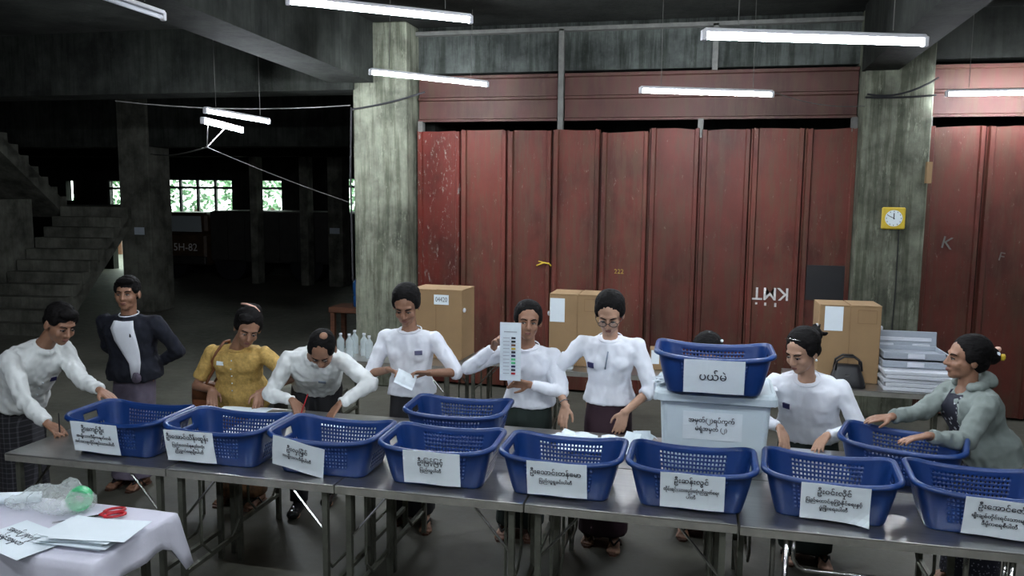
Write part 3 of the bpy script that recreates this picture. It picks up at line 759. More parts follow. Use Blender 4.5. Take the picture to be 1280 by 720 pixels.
for i in range(nx+1):
    for j in range(ny+1):
        x, y = x0+(x1-x0)*i/nx, y0+(y1-y0)*j/ny
        g.v.append(V((x, y, zt + (.0018*noise.noise((x*6, y*6, 0)) if 0 < i < nx and 0 < j < ny else 0))))
for i in range(nx):
    for j in range(ny):
        a = ii+i*(ny+1)+j; g.f.append((a, a+ny+1, a+ny+2, a+1))
o = mk('tablecloth', g.v, g.f, 'cloth'); tag(o, 'white cloth draped over the table at the lower left', 'tablecloth')
bm = bmesh.new(); bm.from_mesh(o.data); bmesh.ops.remove_doubles(bm, verts=bm.verts, dist=.0006); bmesh.ops.recalc_face_normals(bm, faces=bm.faces); bm.to_mesh(o.data); bm.free()
sm = o.modifiers.new('t', 'SOLIDIFY'); sm.thickness = .0015
for p in o.data.polygons: p.use_smooth = True
ZC = .7235
def sheet(x, y, z, w_, h_, rz, label, group=None, bend=.004, name='paper_sheet', tx=0, seed=0, cat='paper', n=6, thick=.0012, mat='paper'):
    vs = []; fs = []; rr = random.Random(seed)
    for s in (1, 0):
        for i in range(n+1):
            for j in range(n+1):
                u, v = i/n-.5, j/n-.5
                vs.append((u*w_, v*h_, bend*(abs(sin(u*5+seed))+abs(cos(v*4+seed)))*.8 + s*thick))
    m_ = (n+1)**2
    for i in range(n):
        for j in range(n):
            a = i*(n+1)+j; fs.append((a, a+n+1, a+n+2, a+1)); fs.append((m_+a, m_+a+1, m_+a+n+2, m_+a+n+1))
    for i in range(n):
        a = i*(n+1); b = a+n+1; fs.append((a, m_+a, m_+b, b)); a += n; b += n; fs.append((a, b, m_+b, m_+a))
        a = i; b = i+1; fs.append((a, b, m_+b, m_+a)); a += n*(n+1); b += n*(n+1); fs.append((a, m_+a, m_+b, b))
    o = mk(name, vs, fs, mat, loc=(x, y, z)); o.rotation_euler = (tx, 0, rz); tag(o, label, cat, group); return o
o = sheet(-2.72, 2.70, ZC+.006, .36, .24, -.30, 'printed white sheet with two lines of text nearest the lower left corner', name='printed_sheet', bend=.002, seed=1)
for k, l in enumerate(('အမှတ်(၂)ရပ်ကွက်', 'မဲရုံအမှတ်')): text('sheet_lettering', l, .042, 'ink', o, (-.03, .03-.06*k, .006), (0, 0, 0), width=.24)
for k in range(7):
    rr = random.Random(40+k)
    sheet(-2.50+rr.uniform(-.03, .03)+.01*k, 2.80+rr.uniform(-.02, .02), ZC+.003+.0065*k, .34, .215, .10+rr.uniform(-.16, .16), ['lowest folded form of the pile on the white cloth', 'second lowest folded form of the pile on the white cloth', 'third form up in the pile on the white cloth', 'middle form of the pile on the white cloth', 'fifth form up in the pile on the white cloth', 'form just under the top of the pile on the white cloth', 'topmost white form of the pile on the white cloth'][k], 'pile of forms on the cloth', bend=.0012, seed=k)
sheet(-3.25, 2.72, ZC+.004, .32, .22, .2, 'blank white sheet at the left edge of the cloth', bend=.003, seed=9)
o = G().path([(-.16, -.02, .03), (0, 0, .032), (.17, .03, .03)], [.026, .028, .024], 12).make('paper_roll', 'paper', loc=(-3.13, 3.0, ZC), smooth=True); tag(o, 'rolled white paper at the back left of the cloth', 'paper roll'); o.rotation_euler = (0, 0, .25)
# scissors
sc = empty('scissors', (-2.60, 2.99, ZC+.004), radians(40), 'open red-handled scissors on the white cloth', 'scissors')
for s in (-1, 1):
    b_ = mk('blade', [(-.13, s*.004, 0), (0, s*.010, 0), (.02, s*.004, 0), (0, -s*.006, 0), (-.13, s*.004, .003), (0, s*.010, .003), (.02, s*.004, .003), (0, -s*.006, .003)], [(0, 1, 2, 3), (7, 6, 5, 4), (0, 4, 5, 1), (1, 5, 6, 2), (2, 6, 7, 3), (3, 7, 4, 0)], 'chrome', sc)
    G().path([(.01, 0, .006)] + [(.055+.032*cos(a), s*(.022+.018*sin(a)), .006) for a in [pi+.3+2*pi*q/12 for q in range(13)]], .006, 6).make('finger_loop', 'red_plastic', sc, smooth=True)
sc.scale = (1.35, 1.35, 1)
# clear bag with a green tape roll inside
tr = empty('tape_roll', (-2.72, 3.03, ZC+.004), .5, 'bright green roll inside the clear plastic bag', 'tape roll')
g = G(); rs = [[V((.055*cos(a)*k, y, .057+.055*sin(a)*k)) for a in (2*pi*j/20 for j in range(20))] for y, k in ((-.03, .92), (-.02, 1), (.02, 1), (.03, .92), (.03, .45), (-.03, .45), (-.03, .92))]
g.rings(rs, False); g.make('roll_body', 'green_plastic', tr, smooth=True)
g = G().ell((0, 0, .052), (.17, .10, .058), n=22).ell((-.13, .03, .05), (.10, .07, .045), n=18).ell((.02, .04, .09), (.05, .04, .05), n=16).ell((-.20, .0, .025), (.10, .07, .028), n=16)
o = organic('plastic_bag', g, 'film', .009, None, (-2.80, 3.01, ZC+.003), 2, .010, (26, 26, 26)); tag(o, 'crumpled clear plastic bag on the white cloth', 'bag')

# ================================================================== papers on the counting tables
ZT = .7515
pl = ['white ballot paper lying flat behind the fifth basket', 'folded ballot paper under the left hand of the woman in glasses', 'creased ballot paper between the hands of the woman in glasses', 'ballot paper by the right hand of the woman in glasses', 'ballot paper sticking up beside the ballot box', 'ballot paper tented against the ballot box side', 'wide ballot sheet between the glasses woman and the ballot box', 'ballot sheet at the front of the loose papers']
for k, (x, y, rz, w_, h_, bd) in enumerate(((-.82, 4.56, .2, .24, .15, .012), (-.66, 4.60, -.3, .22, .14, .020), (-.53, 4.52, .5, .19, .13, .026), (-.40, 4.60, .1, .22, .15, .022), (-.27, 4.60, 1.1, .14, .12, .040), (-.27, 4.44, .8, .15, .12, .036), (-.40, 4.42, -.1, .24, .16, .012), (-.60, 4.40, .15, .26, .15, .012))):
    sheet(x, y, ZT+.0015*k, w_, h_, rz, pl[k], 'loose ballot papers by the woman in glasses', bd, seed=k, name='ballot_paper')
for k, (x, y, rz, tx, lb) in enumerate(((-.27, 4.54, .3, 1.0, 'small ballot slip standing on edge left of the ballot box'), (-.33, 4.50, -.5, .9, 'ballot slip leaning beside the tented papers'))):
    sheet(x, y, ZT+.050, .10, .10, rz, lb, 'loose ballot papers by the woman in glasses', .004, tx=tx, seed=20+k, name='ballot_paper')
o = sheet(-2.86, 4.60, ZT+.004, .34, .24, .12, 'white form being read by the woman in yellow', bend=.006, seed=3, name='record_sheet')
sheet(-2.22, 4.55, ZT, .30, .21, -.1, 'white form being signed by the bending man', bend=.002, seed=5, name='record_sheet')
sheet(-2.16, 3.95, ZT, .15, .21, .2, 'white sheet showing between the second and third baskets', bend=.002, seed=6, name='record_sheet')
sheet(-3.47, 4.02, ZT, .18, .13, .15, 'white sheet by the writing hand of the man at the left', bend=.002, seed=8, name='record_sheet')
sheet(.60, 4.66, ZT+.0, .34, .16, .0, 'pale sheet in front of the woman beside the ballot box', bend=.004, seed=11, name='record_sheet', mat='tray')
for k, (dx, rz) in enumerate(((0, .4), (.03, -.2), (.015, .9))):
    sheet(-.165+dx*.3, 4.29+.03*k, 1.194+.003*k, .07, .09, rz, ['ballot slip on the lid left of the upper basket, lowest', 'ballot slip on the lid left of the upper basket, middle one', 'ballot slip on the lid left of the upper basket, uppermost'][k], 'slips on the ballot box lid', .010, seed=30+k, name='ballot_paper', n=4)

# ================================================================== people
def elbow(Sh, W, l1, l2, hint):
    Sh, W = V(Sh), V(W); d = W-Sh; L = d.length
    if L > (l1+l2)*.995: W = Sh + d*((l1+l2)*.995/L); d = W-Sh; L = d.length
    a = (l1*l1-l2*l2+L*L)/(2*L); h_ = sqrt(max(0, l1*l1-a*a)); dn = d.normalized()
    hv = V(hint); hv = (hv - dn*hv.dot(dn)).normalized()
    return Sh + dn*a + hv*h_, W
def hand(g, W, d, n, side, curl=.5, sc=1.0, spread=.08, point=False):
    d = V(d).normalized(); n = V(n); n = (n - d*n.dot(d)).normalized(); s = d.cross(n)*side
    lens = [.066, .074, .069, .054]; offs = [.031, .0105, -.0105, -.030]
    W = V(W)
    for i in range(4):
        K = W + d*(.084-.003*abs(i-1.4))*sc + s*offs[i]*sc
        g.cap(W + s*offs[i]*.55*sc - d*.005, K, .0135*sc, .0105*sc, n=8)
        a = curl*(.6+.25*i) if not point else (0.05 if i == 0 else 1.4)
        p = K; dd = (d + s*spread*(1.5-i)*.5).normalized(); ang = 0
        for q, fr in enumerate((.44, .31, .25)):
            ang += a*(.5, .8, .6)[q]
            e = dd*cos(ang)+n*sin(ang); p2 = p + e*lens[i]*fr*sc
            g.cap(p, p2, (.0094-.0010*q)*sc, (.0086-.0010*q)*sc, n=8); p = p2
    t0 = W + d*.018*sc + s*.022*sc; t1 = t0 + (s*.75+d*.65+n*.25).normalized()*.040*sc; t2 = t1 + (s*.25+d*.9+n*.35).normalized()*.030*sc; t3 = t2+(d*.9+n*.5-s*.1).normalized()*.022*sc
    g.cap(W+d*.01, t0, .014*sc, .0145*sc, n=8); g.cap(t0, t1, .0145*sc, .0115*sc, n=8); g.cap(t1, t2, .0108*sc, .0095*sc, n=8); g.cap(t2, t3, .0092*sc, .0078*sc, n=8)
def headframe(c, f, u):
    f = V(f).normalized(); u = V(u); u = (u - f*u.dot(f)).normalized(); r = f.cross(u)
    return c, r, f, u
def person(spec):
    sp = dict(sw=.172, l1=.265, l2=.235, bw=1.0, skin='skin', shirt='shirt', lower='skirt', lowmat='skirt_black', sleeve=1.0, hs=1.07, female=True, hem=-.02, fold=.006, head_up=(0, 0, 1), hair='bun', footdir=(0, -1, 0), foot='sandal', belly=1.0, neck_r=.047, loose=0)
    sp.update(spec); Z = V((0, 0, 1))
    P, C, Nk, Hc = V(sp['P']), V(sp['C']), V(sp['N']), V(sp['head'])
    O = V((P.x, P.y, 0)); fc = V(sp['face']); fdir = V(sp['facing']).normalized()
    side = fdir.cross(Z).normalized()                   # towards the person's right-hand side
    if 'side' in sp: side = V(sp['side']).normalized()
    spine = (C-P).normalized(); fr = side.cross(spine)*-1
    if fr.dot(fdir) < 0: fr = -fr
    shR, shL = C + side*sp['sw'] - spine*.018, C - side*sp['sw'] - spine*.018
    if 'shR' in sp: shR = V(sp['shR'])
    if 'shL' in sp: shL = V(sp['shL'])
    arms = []
    for key, sh in (('R', shR), ('L', shL)):
        W, hint, hd, pn, cu, tside = sp['arm'+key][:6]
        el, W = elbow(sh, W, sp['l1'], sp['l2'], hint); arms.append((sh, el, V(W), hd, pn, cu, tside, sp['arm'+key][6] if len(sp['arm'+key]) > 6 else False))
    ax, r_, f_, u_ = headframe(Hc, fc, sp['head_up']); hs = sp['hs']
    def HP(x, y, z): return Hc + (r_*x + f_*y + u_*z)*hs
    def hell(g, c, r, n=14): g.ell(HP(*c), tuple(k*hs for k in r), (r_, f_, u_), n)
    # ---- body: one continuous skin surface
    g = G()
    hell(g, (0, -.012, .030), (.074, .090, .082), 20); hell(g, (0, .022, -.030), (.060, .066, .074), 18)
    hell(g, (0, .058, -.086), (.026, .024, .020)); hell(g, (0, .040, -.070), (.047, .042, .030)); hell(g, (0, .066, .026), (.050, .018, .016))
    for s in (-1, 1):
        hell(g, (s*.034, .058, -.028), (.024, .024, .026)); hell(g, (s*.076, -.006, -.008), (.010, .020, .030), 10)
        hell(g, (s*.0115, .093, -.030), (.009, .011, .008), 8)
    g.cap(HP(0, .082, .012), HP(0, .100, -.026), .008*hs, .0125*hs, n=8); hell(g, (0, .080, -.058), (.022, .012, .012), 10)
    nb = Nk - (Nk-C).normalized()*.02
    g.cap(HP(0, -.022, -.045), nb, sp['neck_r'], sp['neck_r']*1.05); g.ell(C-spine*.04, (.11, .06, .05), (side, fr, spine)); g.cap(C - spine*.03, P, .08, .08); g.cap(nb, C.lerp(Nk, .1), sp['neck_r'], .070)
    for sh, el, W, hd, pn, cu, ts, pt in arms:
        g.cap(C - spine*.03 + (sh-C)*.4, sh, .038, .036); g.cap(sh, el, .037, .032); g.cap(el, W, .033, .0225)
        hand(g, W, hd, pn, ts, cu, sp.get('hsz', .95), point=pt)
    feet = [V(q) for q in sp['feet']]; fd = V(sp['footdir']).normalized()
    for k, ft in enumerate(feet):
        hipj = P + side*(.085 if k == 0 else -.085) - Z*.05
        if (feet[0]-feet[1]).dot(side) < 0: hipj = P - side*(.085 if k == 0 else -.085) - Z*.05
        an = ft + Z*.085; kn = hipj.lerp(an, .5) + fdir*.03
        g.cap(P, hipj, .065, .065); g.cap(hipj, kn, .064, .048); g.cap(kn, an, .046, .034)
        g.cap(an, ft + Z*.03 - fd*.03, .036, .027)
        for q in range(3): g.cap(ft + Z*.045, ft + fd*.13 + Z*.025 + fd.cross(Z)*(.022*(q-1)), .030, .016, n=8)
        for q in range(5): g.cap(ft + fd*.12 + Z*.020 + fd.cross(Z)*(.016*(q-2)), ft + fd*(.165-.006*abs(q-1)) + Z*.016 + fd.cross(Z)*(.017*(q-2)), .0105, .009, n=8)
    body = organic('person', g, sp['skin'], .0056, None, O, 2, origin=O)
    tag(body, sp['label'], 'person')
    part = lambda name, gg, mat, vox=.0095, smo=3, fold=0, fs=(9, 9, 5): organic(name, gg, mat, vox, body, None, smo, fold, fs, sp.get('seed', 0), O)
    raw = lambda name, gg, mat, smooth=True: mk(name, [v-O for v in gg.v], gg.f, mat, body, None, smooth)
    # ---- face details
    for s in (-1, 1):
        raw('eye', G().ell(HP(s*.029, .0775, .002), (.0125*hs, .0075*hs, (.0045 if not sp.get('down') else .0030)*hs), (r_, f_, u_), 12), 'eye')
        raw('iris', G().ell(HP(s*.029 + sp.get('gaze', 0), .0835, .001), (.0052*hs, .0032*hs, .0048*hs), (r_, f_, u_), 10), 'dark')
        raw('eyelid', G().path([HP(s*.015, .0815, .004), HP(s*.024, .0875, .0085), HP(s*.034, .0860, .0085), HP(s*.044, .0760, .003)], .0020*hs, 6), 'hair')
        raw('eyebrow', G().path([HP(s*.013, .0855, .020), HP(s*.026, .0855, .0265), HP(s*.040, .0775, .026), HP(s*.048, .0690, .021)], [.0030*hs, .0036*hs, .0030*hs, .0018*hs], 6), 'hair')
    raw('lips', G().ell(HP(0, .0885, -.0555), (.019*hs, .0058*hs, .0042*hs), (r_, f_, u_), 12).ell(HP(0, .0875, -.0625), (.016*hs, .0062*hs, .0046*hs), (r_, f_, u_), 12), 'lip')
    # ---- hair
    g = G(); hk = sp['hair']
    if hk == 'bald':
        hell(g, (0, -.024, .040), (.080, .090, .079), 22); hell(g, (0, -.045, .0), (.074, .060, .062), 16)
        for s in (-1, 1): hell(g, (s*.058, .008, .040), (.024, .050, .045), 14)
    elif hk == 'short':
        hell(g, (0, -.020, .046), (.080, .094, .080), 22); hell(g, (0, -.050, .0), (.072, .058, .060), 16); hell(g, (0, .045, .088), (.060, .040, .028), 14)
        for s in (-1, 1): hell(g, (s*.060, .010, .04), (.022, .045, .04), 12)
        for q in range(26):
            a = q*2.4; b_ = .2+.8*(q/26); hell(g, (.072*sin(a)*b_, -.01+.085*cos(a)*b_, .115-.05*b_*b_), (.016, .020, .016), 8)
    else:
        hell(g, (0, -.032, .050), (.088, .096, .082), 22); hell(g, (0, -.055, -.005), (.076, .060, .068), 16)
        for s in (-1, 1): hell(g, (s*.064, -.018, .024), (.026, .056, .050), 12)
        if hk == 'bun': hell(g, (0, -.125, .02), (.048, .042, .046), 16)
        if hk == 'highbun': hell(g, (-.02, -.085, .085), (.060, .052, .042), 16); hell(g, (.03, .03, .09), (.05, .045, .03), 12)
        if hk == 'sidebun':
            hell(g, (0, -.118, .045), (.050, .050, .046), 16)
            for q in range(9):
                a = -.9+q*.24; g.cap(HP(.0+.02*sin(q*3), -.13, .045), HP(.035*sin(a*3), -.178-.008*(q % 3), .045+.03*sin(a*2)), .014, .006, n=8)
    part('hair', g, 'hair', .0062, 2, .0025, (30, 30, 30))
    # ---- torso garment
    bw = sp['bw']; lo_ = sp['loose']
    g = G(); top = Nk
    def sec(c, a, b, sdir=side, fdirn=fr, n=20, pw=.82):
        return [c + sdir*a*math.copysign(abs(cos(t))**pw, cos(t)) + fdirn*b*math.copysign(abs(sin(t))**pw, sin(t)) for t in (2*pi*j/n for j in range(n))]
    hemc = P + spine*(-sp['hem'] if False else sp['hem'])
    ww = (.158, .132, .140, .160, .172) if sp['female'] else (.165, .155, .160, .180, .190)
    dd = (.118, .102, .105, .112, .095) if sp['female'] else (.118, .112, .115, .120, .100)
    L = (C-P).length
    secs = [sec(hemc, (ww[0]+.012+lo_)*bw, (dd[0]+.012+lo_)*bw)]
    if sp['hem'] < -.05: secs.append(sec(P, (ww[0]+.012+lo_)*bw, (dd[0]+.012+lo_)*bw))
    for t, i in ((.28, 1), (.5, 2), (.74, 3), (.94, 4)):
        c = P + spine*L*t
        secs.append(sec(c, (ww[i]+lo_*.5)*bw*(sp['belly'] if i < 3 else 1), (dd[i]+lo_*.5)*bw*(sp['belly'] if i < 3 else 1)))
    secs.append(sec(C + spine*.014, .130*bw, .084*bw)); secs.append(sec(C.lerp(Nk, .22), .105, .078)); secs.append(sec(C.lerp(Nk, .42 if sp['female'] else .62), .080 if sp['female'] else .066, .068 if sp['female'] else .061, pw=1))
    for sh in (shR, shL): g.cap(C.lerp(Nk, .10) + (sh-C)*.22, sh - spine*.006, .044, .047+lo_*.4)
    g.rings(secs)
    if sp['female']:
        for s in (-1, 1): g.ell(P + spine*L*.70 + side*s*.068*bw + fr*.070*bw, (.060, .052, .058), (side, fr, spine))
    for sh, el, W, *_ in arms:
        sr = .053 + lo_*.4
        g.ell(sh - spine*.016 + (C-sh)*.08, sr+.003); sl = sp['sleeve']
        if sl < 1: g.cap(sh, sh.lerp(el, sl), sr, sr-.002, flat_q=True)
        else:
            g.cap(sh, el, sr, .047+lo_*.3); t = min(.97, sl-1)
            if t > .02: g.cap(el, el.lerp(W, t), .047+lo_*.3, .047+lo_*.3-(.017 if t > .8 else .006)*t, flat_q=True)
            if t > .8: g.cap(el.lerp(W, t-.10), el.lerp(W, t), .034+lo_*.3, .033+lo_*.3, True)
    shirt = part('jacket' if sp.get('jacket') else 'blouse' if sp['female'] else 'shirt', g, sp['shirt'], .0088, 4, sp['fold']*1.25, (13, 13, 8))
    shirt_bvh = None
    def bvh():
        nonlocal shirt_bvh
        if shirt_bvh is None: shirt_bvh = BVHTree.FromObject(shirt, bpy.context.evaluated_depsgraph_get())
        return shirt_bvh
    def surf(p, d=None, rd=sp.get('rd', .4)):                                # point on the garment in front of p (local)
        d = -fr if d is None else V(d).normalized(); q = V(p)-O - d*rd
        hit = bvh().ray_cast(q, d)
        return (hit[0], hit[1]) if hit[0] is not None else (V(p)-O, -d)
    def patch(name, u, v, w_, h_, mat, t=.004, rot=0, d=None):
        p, n = surf(P + side*u + spine*v, d); zx = spine - n*spine.dot(n); zx.normalize(); xx = n.cross(zx)
        c_, s_ = cos(rot), sin(rot); a, b = xx*c_+zx*s_, zx*c_-xx*s_
        g = G(); ctr = p + n*.001
        vs = [ctr + a*sx*w_/2 + b*sz*h_/2 + n*k for k in (-.004, t) for sx, sz in ((-1, -1), (1, -1), (1, 1), (-1, 1))]
        g.add(vs, [(0, 1, 2, 3), (7, 6, 5, 4), (0, 4, 5, 1), (1, 5, 6, 2), (2, 6, 7, 3), (3, 7, 4, 0)])
        return mk(name, g.v, g.f, mat, body)
    # ---- lower garment
    gl = G(); fcn = (feet[0]+feet[1])/2; wtop = P + spine*(.06 if not sp['female'] else .10)
    if sp['lower'] == 'skirt':
        hemz = sp.get('hemz', .07); q = V((fcn.x, fcn.y, hemz))
        fsec = lambda c, a, b: [c + side*a*math.copysign(abs(cos(t))**.85, cos(t)) + fdir*b*math.copysign(abs(sin(t))**.85, sin(t)) for t in (2*pi*j/20 for j in range(20))]
        p0 = V((P.x, P.y, P.z)) 
        gl.rings([sec(P+spine*.06, (ww[1]-.026)*bw, (dd[1]-.026)*bw), sec(P, (ww[0]-.016)*bw, (dd[0]-.016)*bw), fsec(p0.lerp(q, .2), .152*bw, .114*bw), fsec(p0.lerp(q, .55), .150*bw, .118*bw), fsec(q, .158, .135)])
        part('longyi', gl, sp['lowmat'], .011, 3, .006, (10, 10, 1.6))
    else:
        gl.rings([sec(P+spine*.05, (ww[1]-.026)*bw, (dd[1]-.022)*bw), sec(P, (ww[0]-.014)*bw, (dd[0]-.014)*bw), sec(P-spine*.08, .155*bw, .11*bw)])
        for k, ft in enumerate(feet):
            hipj = P + side*(.085 if k == 0 else -.085) - Z*.05
            if (feet[0]-feet[1]).dot(side) < 0: hipj = P - side*(.085 if k == 0 else -.085) - Z*.05
            an = ft + Z*.07; kn = hipj.lerp(an, .5) + fdir*.03
            gl.cap(hipj, kn, .098, .075); gl.cap(kn, an, .075, .062, flat_q=True)
        part('trousers', gl, sp['lowmat'], .011, 3, .006, (9, 9, 4))
    for ft in feet:
        sd_ = fd.cross(Z)
        if sp['foot'] == 'sandal':
            sgs = [[ft + fd*(y) + sd_*(a*wd) + Z*z for y, wd in ((-.06, .6), (-.03, .95), (.03, .8), (.10, 1.05), (.15, .95), (.185, .5)) for a in (-.036,)] + [ft + fd*(y) + sd_*(a*wd) + Z*z for y, wd in ((.185, .5), (.15, .95), (.10, 1.05), (.03, .8), (-.03, .95), (-.06, .6)) for a in (.036,)] for z in (.0, .014)]
            raw('sandal', G().rings(sgs), 'sole', False)
            raw('sandal_strap', G().path([ft+sd_*.036+fd*.03+Z*.012, ft+sd_*.030+fd*.07+Z*.065, ft+fd*.125+Z*.045], .006, 6).path([ft-sd_*.036+fd*.03+Z*.012, ft-sd_*.030+fd*.07+Z*.065, ft+fd*.125+Z*.045], .006, 6), 'dark')
        else:
            part('shoe', G().cap(ft+Z*.045-fd*.04, ft+Z*.038+fd*.12, .045, .040).cap(ft+Z*.04, ft+Z*.10-fd*.02, .045, .042).ell(ft+fd*.15+Z*.032, (.044, .05, .032), (sd_, fd, Z)).box(0, 0, 0, 0, 0, 0) if False else G().cap(ft+Z*.045-fd*.04, ft+Z*.038+fd*.12, .045, .040).cap(ft+Z*.04, ft+Z*.10-fd*.02, .045, .042).ell(ft+fd*.15+Z*.034, (.044, .05, .034), (sd_, fd, Z)), 'shoe', .007, 2)
    return dict(body=body, O=O, P=P, C=C, side=side, fr=fr, spine=spine, HP=HP, surf=surf, patch=patch, part=part, raw=raw, arms=arms, Nk=Nk, L=L, ax=(r_, f_, u_))
def neckband(p, mat, r=.058, t=.006, tilt=0):
    c = p['Nk'] - (p['Nk']-p['C']).normalized()*.022; n = (p['Nk']-p['C']).normalized(); c = p['C'].lerp(p['Nk'], .47 if r < .065 else .66); r = .078 if r < .065 else .068; t = .0045
    pts = [c + p['side']*r*cos(a) + p['fr']*(r*1.02)*sin(a) - n*.010*sin(a) for a in (2*pi*q/20 for q in range(21))]
    p['raw']('neckband', G().path(pts, t, 6), mat)
def collar(p, mat):
    for s in (-1, 1):
        c = p['C'].lerp(p['Nk'], .72); n = (p['Nk']-p['C']).normalized()
        vs = []
        for k, a in enumerate([-.5*pi + s*pi*q/6 for q in range(7)]):
            d = p['side']*cos(a)*-1 + p['fr']*sin(a)
            vs += [c + d*.055 + n*.004, c + d*(.067+.003*k) - n*(.014+.004*k)]
        fs = [(2*k, 2*k+1, 2*k+3, 2*k+2) for k in range(6)]
        o = p['raw']('collar', G().add(vs, fs), mat); sm = o.modifiers.new('t', 'SOLIDIFY'); sm.thickness = .003
def placket(p, mat, n=5, u=0):
    for k in range(n):
        q, nn = p['surf'](p['P'] + p['side']*u + p['spine']*(.05+.055*k))
        p['raw']('button', G().ell(q+p['O']+nn*.002, .0055, n=8), mat)

# 1 woman folding a ballot
p = person(dict(label='woman in white blouse and black longyi folding a ballot with both hands', P=(-1.84, 5.03, .88), C=(-1.84, 5.0, 1.25), N=(-1.84, 4.985, 1.335), head=(-1.848, 4.95, 1.455), face=(.12, -.84, -.42), facing=(0, -1, 0),
    armR=((-1.915, 4.80, 1.055), (-1, .35, -1), (.85, -.35, -.05), (.1, -.5, -1), .75, 1), armL=((-1.645, 4.80, 1.05), (1, .35, -1), (-.85, -.35, .05), (-.1, -.5, -1), .75, -1),
    feet=((-1.93, 4.98, 0), (-1.70, 4.90, 0)), footdir=(.3, -.9, 0), sleeve=1.12, hair='bun', down=1, seed=1, skin='skin2', l1=.262, l2=.225))
neckband(p, 'shirt'); p['patch']('badge', -.095, .285, .050, .028, 'badge')
# 2 woman holding up the ballot
p = person(dict(label='woman in white long-sleeved blouse holding up a long ballot paper', P=(-1.035, 5.05, .86), C=(-1.045, 5.0, 1.185), N=(-1.043, 4.985, 1.265), head=(-1.035, 4.965, 1.385), face=(.25, -.96, -.02), facing=(.05, -1, 0), head_up=(.05, 0, 1), hs=1.04,
    armR=((-1.220, 4.82, 1.235), (-1, .2, -.9), (.35, -.55, .80), (.9, -.5, -.3), .7, 1), armL=((-.985, 4.80, 1.015), (1, .2, -.8), (-.95, -.25, .12), (-.1, -.9, -.5), .55, -1),
    feet=((-1.16, 4.93, 0), (-.98, 4.95, 0)), sleeve=1.96, lowmat='skirt_green', bw=1.04, sw=.165, l1=.25, l2=.225, seed=2, skin='skin2', gaze=.004))
neckband(p, 'shirt', .06)
# ballot
bp = sheet(-1.088, 4.745, 1.05, .13, .36, 0, 'long ballot paper with a column of coloured symbols, held up in one hand', bend=.002, name='long_ballot', cat='ballot', seed=2)
bp.location = (-1.093, 4.728, 1.232); bp.rotation_euler = (pi/2, 0, .06)
cols = ['ink', 'skirt_green', 'leather', 'gold', 'ink', 'badge', 'green_plastic', 'green_plastic', 'badge', 'ink', 'red_plastic']
for k in range(11):
    z = .085-.022*k; box('ballot_symbol', .006, .032, z-.006, z+.006, .0050, .0062, cols[k], bp); box('ballot_line', -.045, -.005, z-.002, z+.002, .0050, .0060, 'tray', bp)
    box('ballot_rule', -.055, .055, z-.0115, z-.0108, .0050, .0060, 'tray', bp)
box('ballot_heading', -.04, .04, .12, .126, .0050, .0062, 'tray', bp)
# folded ballot of woman 1
o = sheet(-1.765, 4.70, 1.02, .13, .10, .7, 'folded ballot paper in the hands of the woman in black longyi', bend=.006, name='folded_ballot', cat='ballot', seed=3); o.rotation_euler = (1.0, .5, .5)
# 3 woman in glasses
p = person(dict(label='woman in glasses, white blouse and maroon longyi sorting papers', P=(-.515, 5.03, .92), C=(-.515, 4.98, 1.275), N=(-.513, 4.965, 1.345), head=(-.515, 4.925, 1.462), face=(0, -.86, -.46), facing=(0, -1, 0), down=1,
    armR=((-.765, 4.84, .885), (-1, .5, 0), (-.12, -.40, -.85), (.35, .9, -.3), .35, 1), armL=((-.395, 4.79, .885), (1, .6, 0), (-.25, -.25, -.9), (-.35, .9, -.3), .35, -1),
    feet=((-.61, 4.98, 0), (-.44, 4.90, 0)), sleeve=1.30, lowmat='skirt_maroon', seed=3, l1=.275, l2=.235, fold=.007, skin='skin'))
neckband(p, 'shirt', .062); p['patch']('badge', .105, .24, .042, .036, 'badge')
for s in (-1, 1):
    HPf = p['HP']; r_, f_, u_ = p['ax']; c = HPf(s*.031, .100, -.002)
    p['raw']('spectacle_rim', G().path([c + r_*.025*cos(a) + u_*.018*sin(a) for a in (2*pi*q/18 for q in range(19))], .0022, 6), 'dark')
    p['raw']('spectacle_lens', G().add([c + r_*.024*cos(a) + u_*.017*sin(a) for a in (2*pi*q/18 for q in range(18))], [tuple(range(18))]), 'lens')
    p['raw']('spectacle_temple', G().path([HPf(s*.056, .098, .002), HPf(s*.074, .06, .004), HPf(s*.080, -.005, .004)], .002, 6), 'dark')
p['raw']('spectacle_bridge', G().path([HPf(-.006, .101, 0), HPf(0, .105, .004), HPf(.006, .101, 0)], .002, 6), 'dark')
q0, n0 = p['surf'](p['P'] + p['spine']*.33); q1, n1 = p['surf'](p['P']+p['spine']*.22 + p['side']*.015)
p['raw']('blouse_tie', G().path([q0+p['O']+n0*.004, (q0+q1)/2+p['O']+n0*.008, q1+p['O']+n1*.004], .005, 6), 'tape')
el, W = p['arms'][0][1], p['arms'][0][2]; d = (W-el).normalized(); a = d.orthogonal().normalized(); b = d.cross(a); c = W-d*.03
p['raw']('bracelet', G().path([c + a*.0285*cos(t) + b*.0285*sin(t) for t in (2*pi*q/16 for q in range(17))], .004, 6), 'chrome')
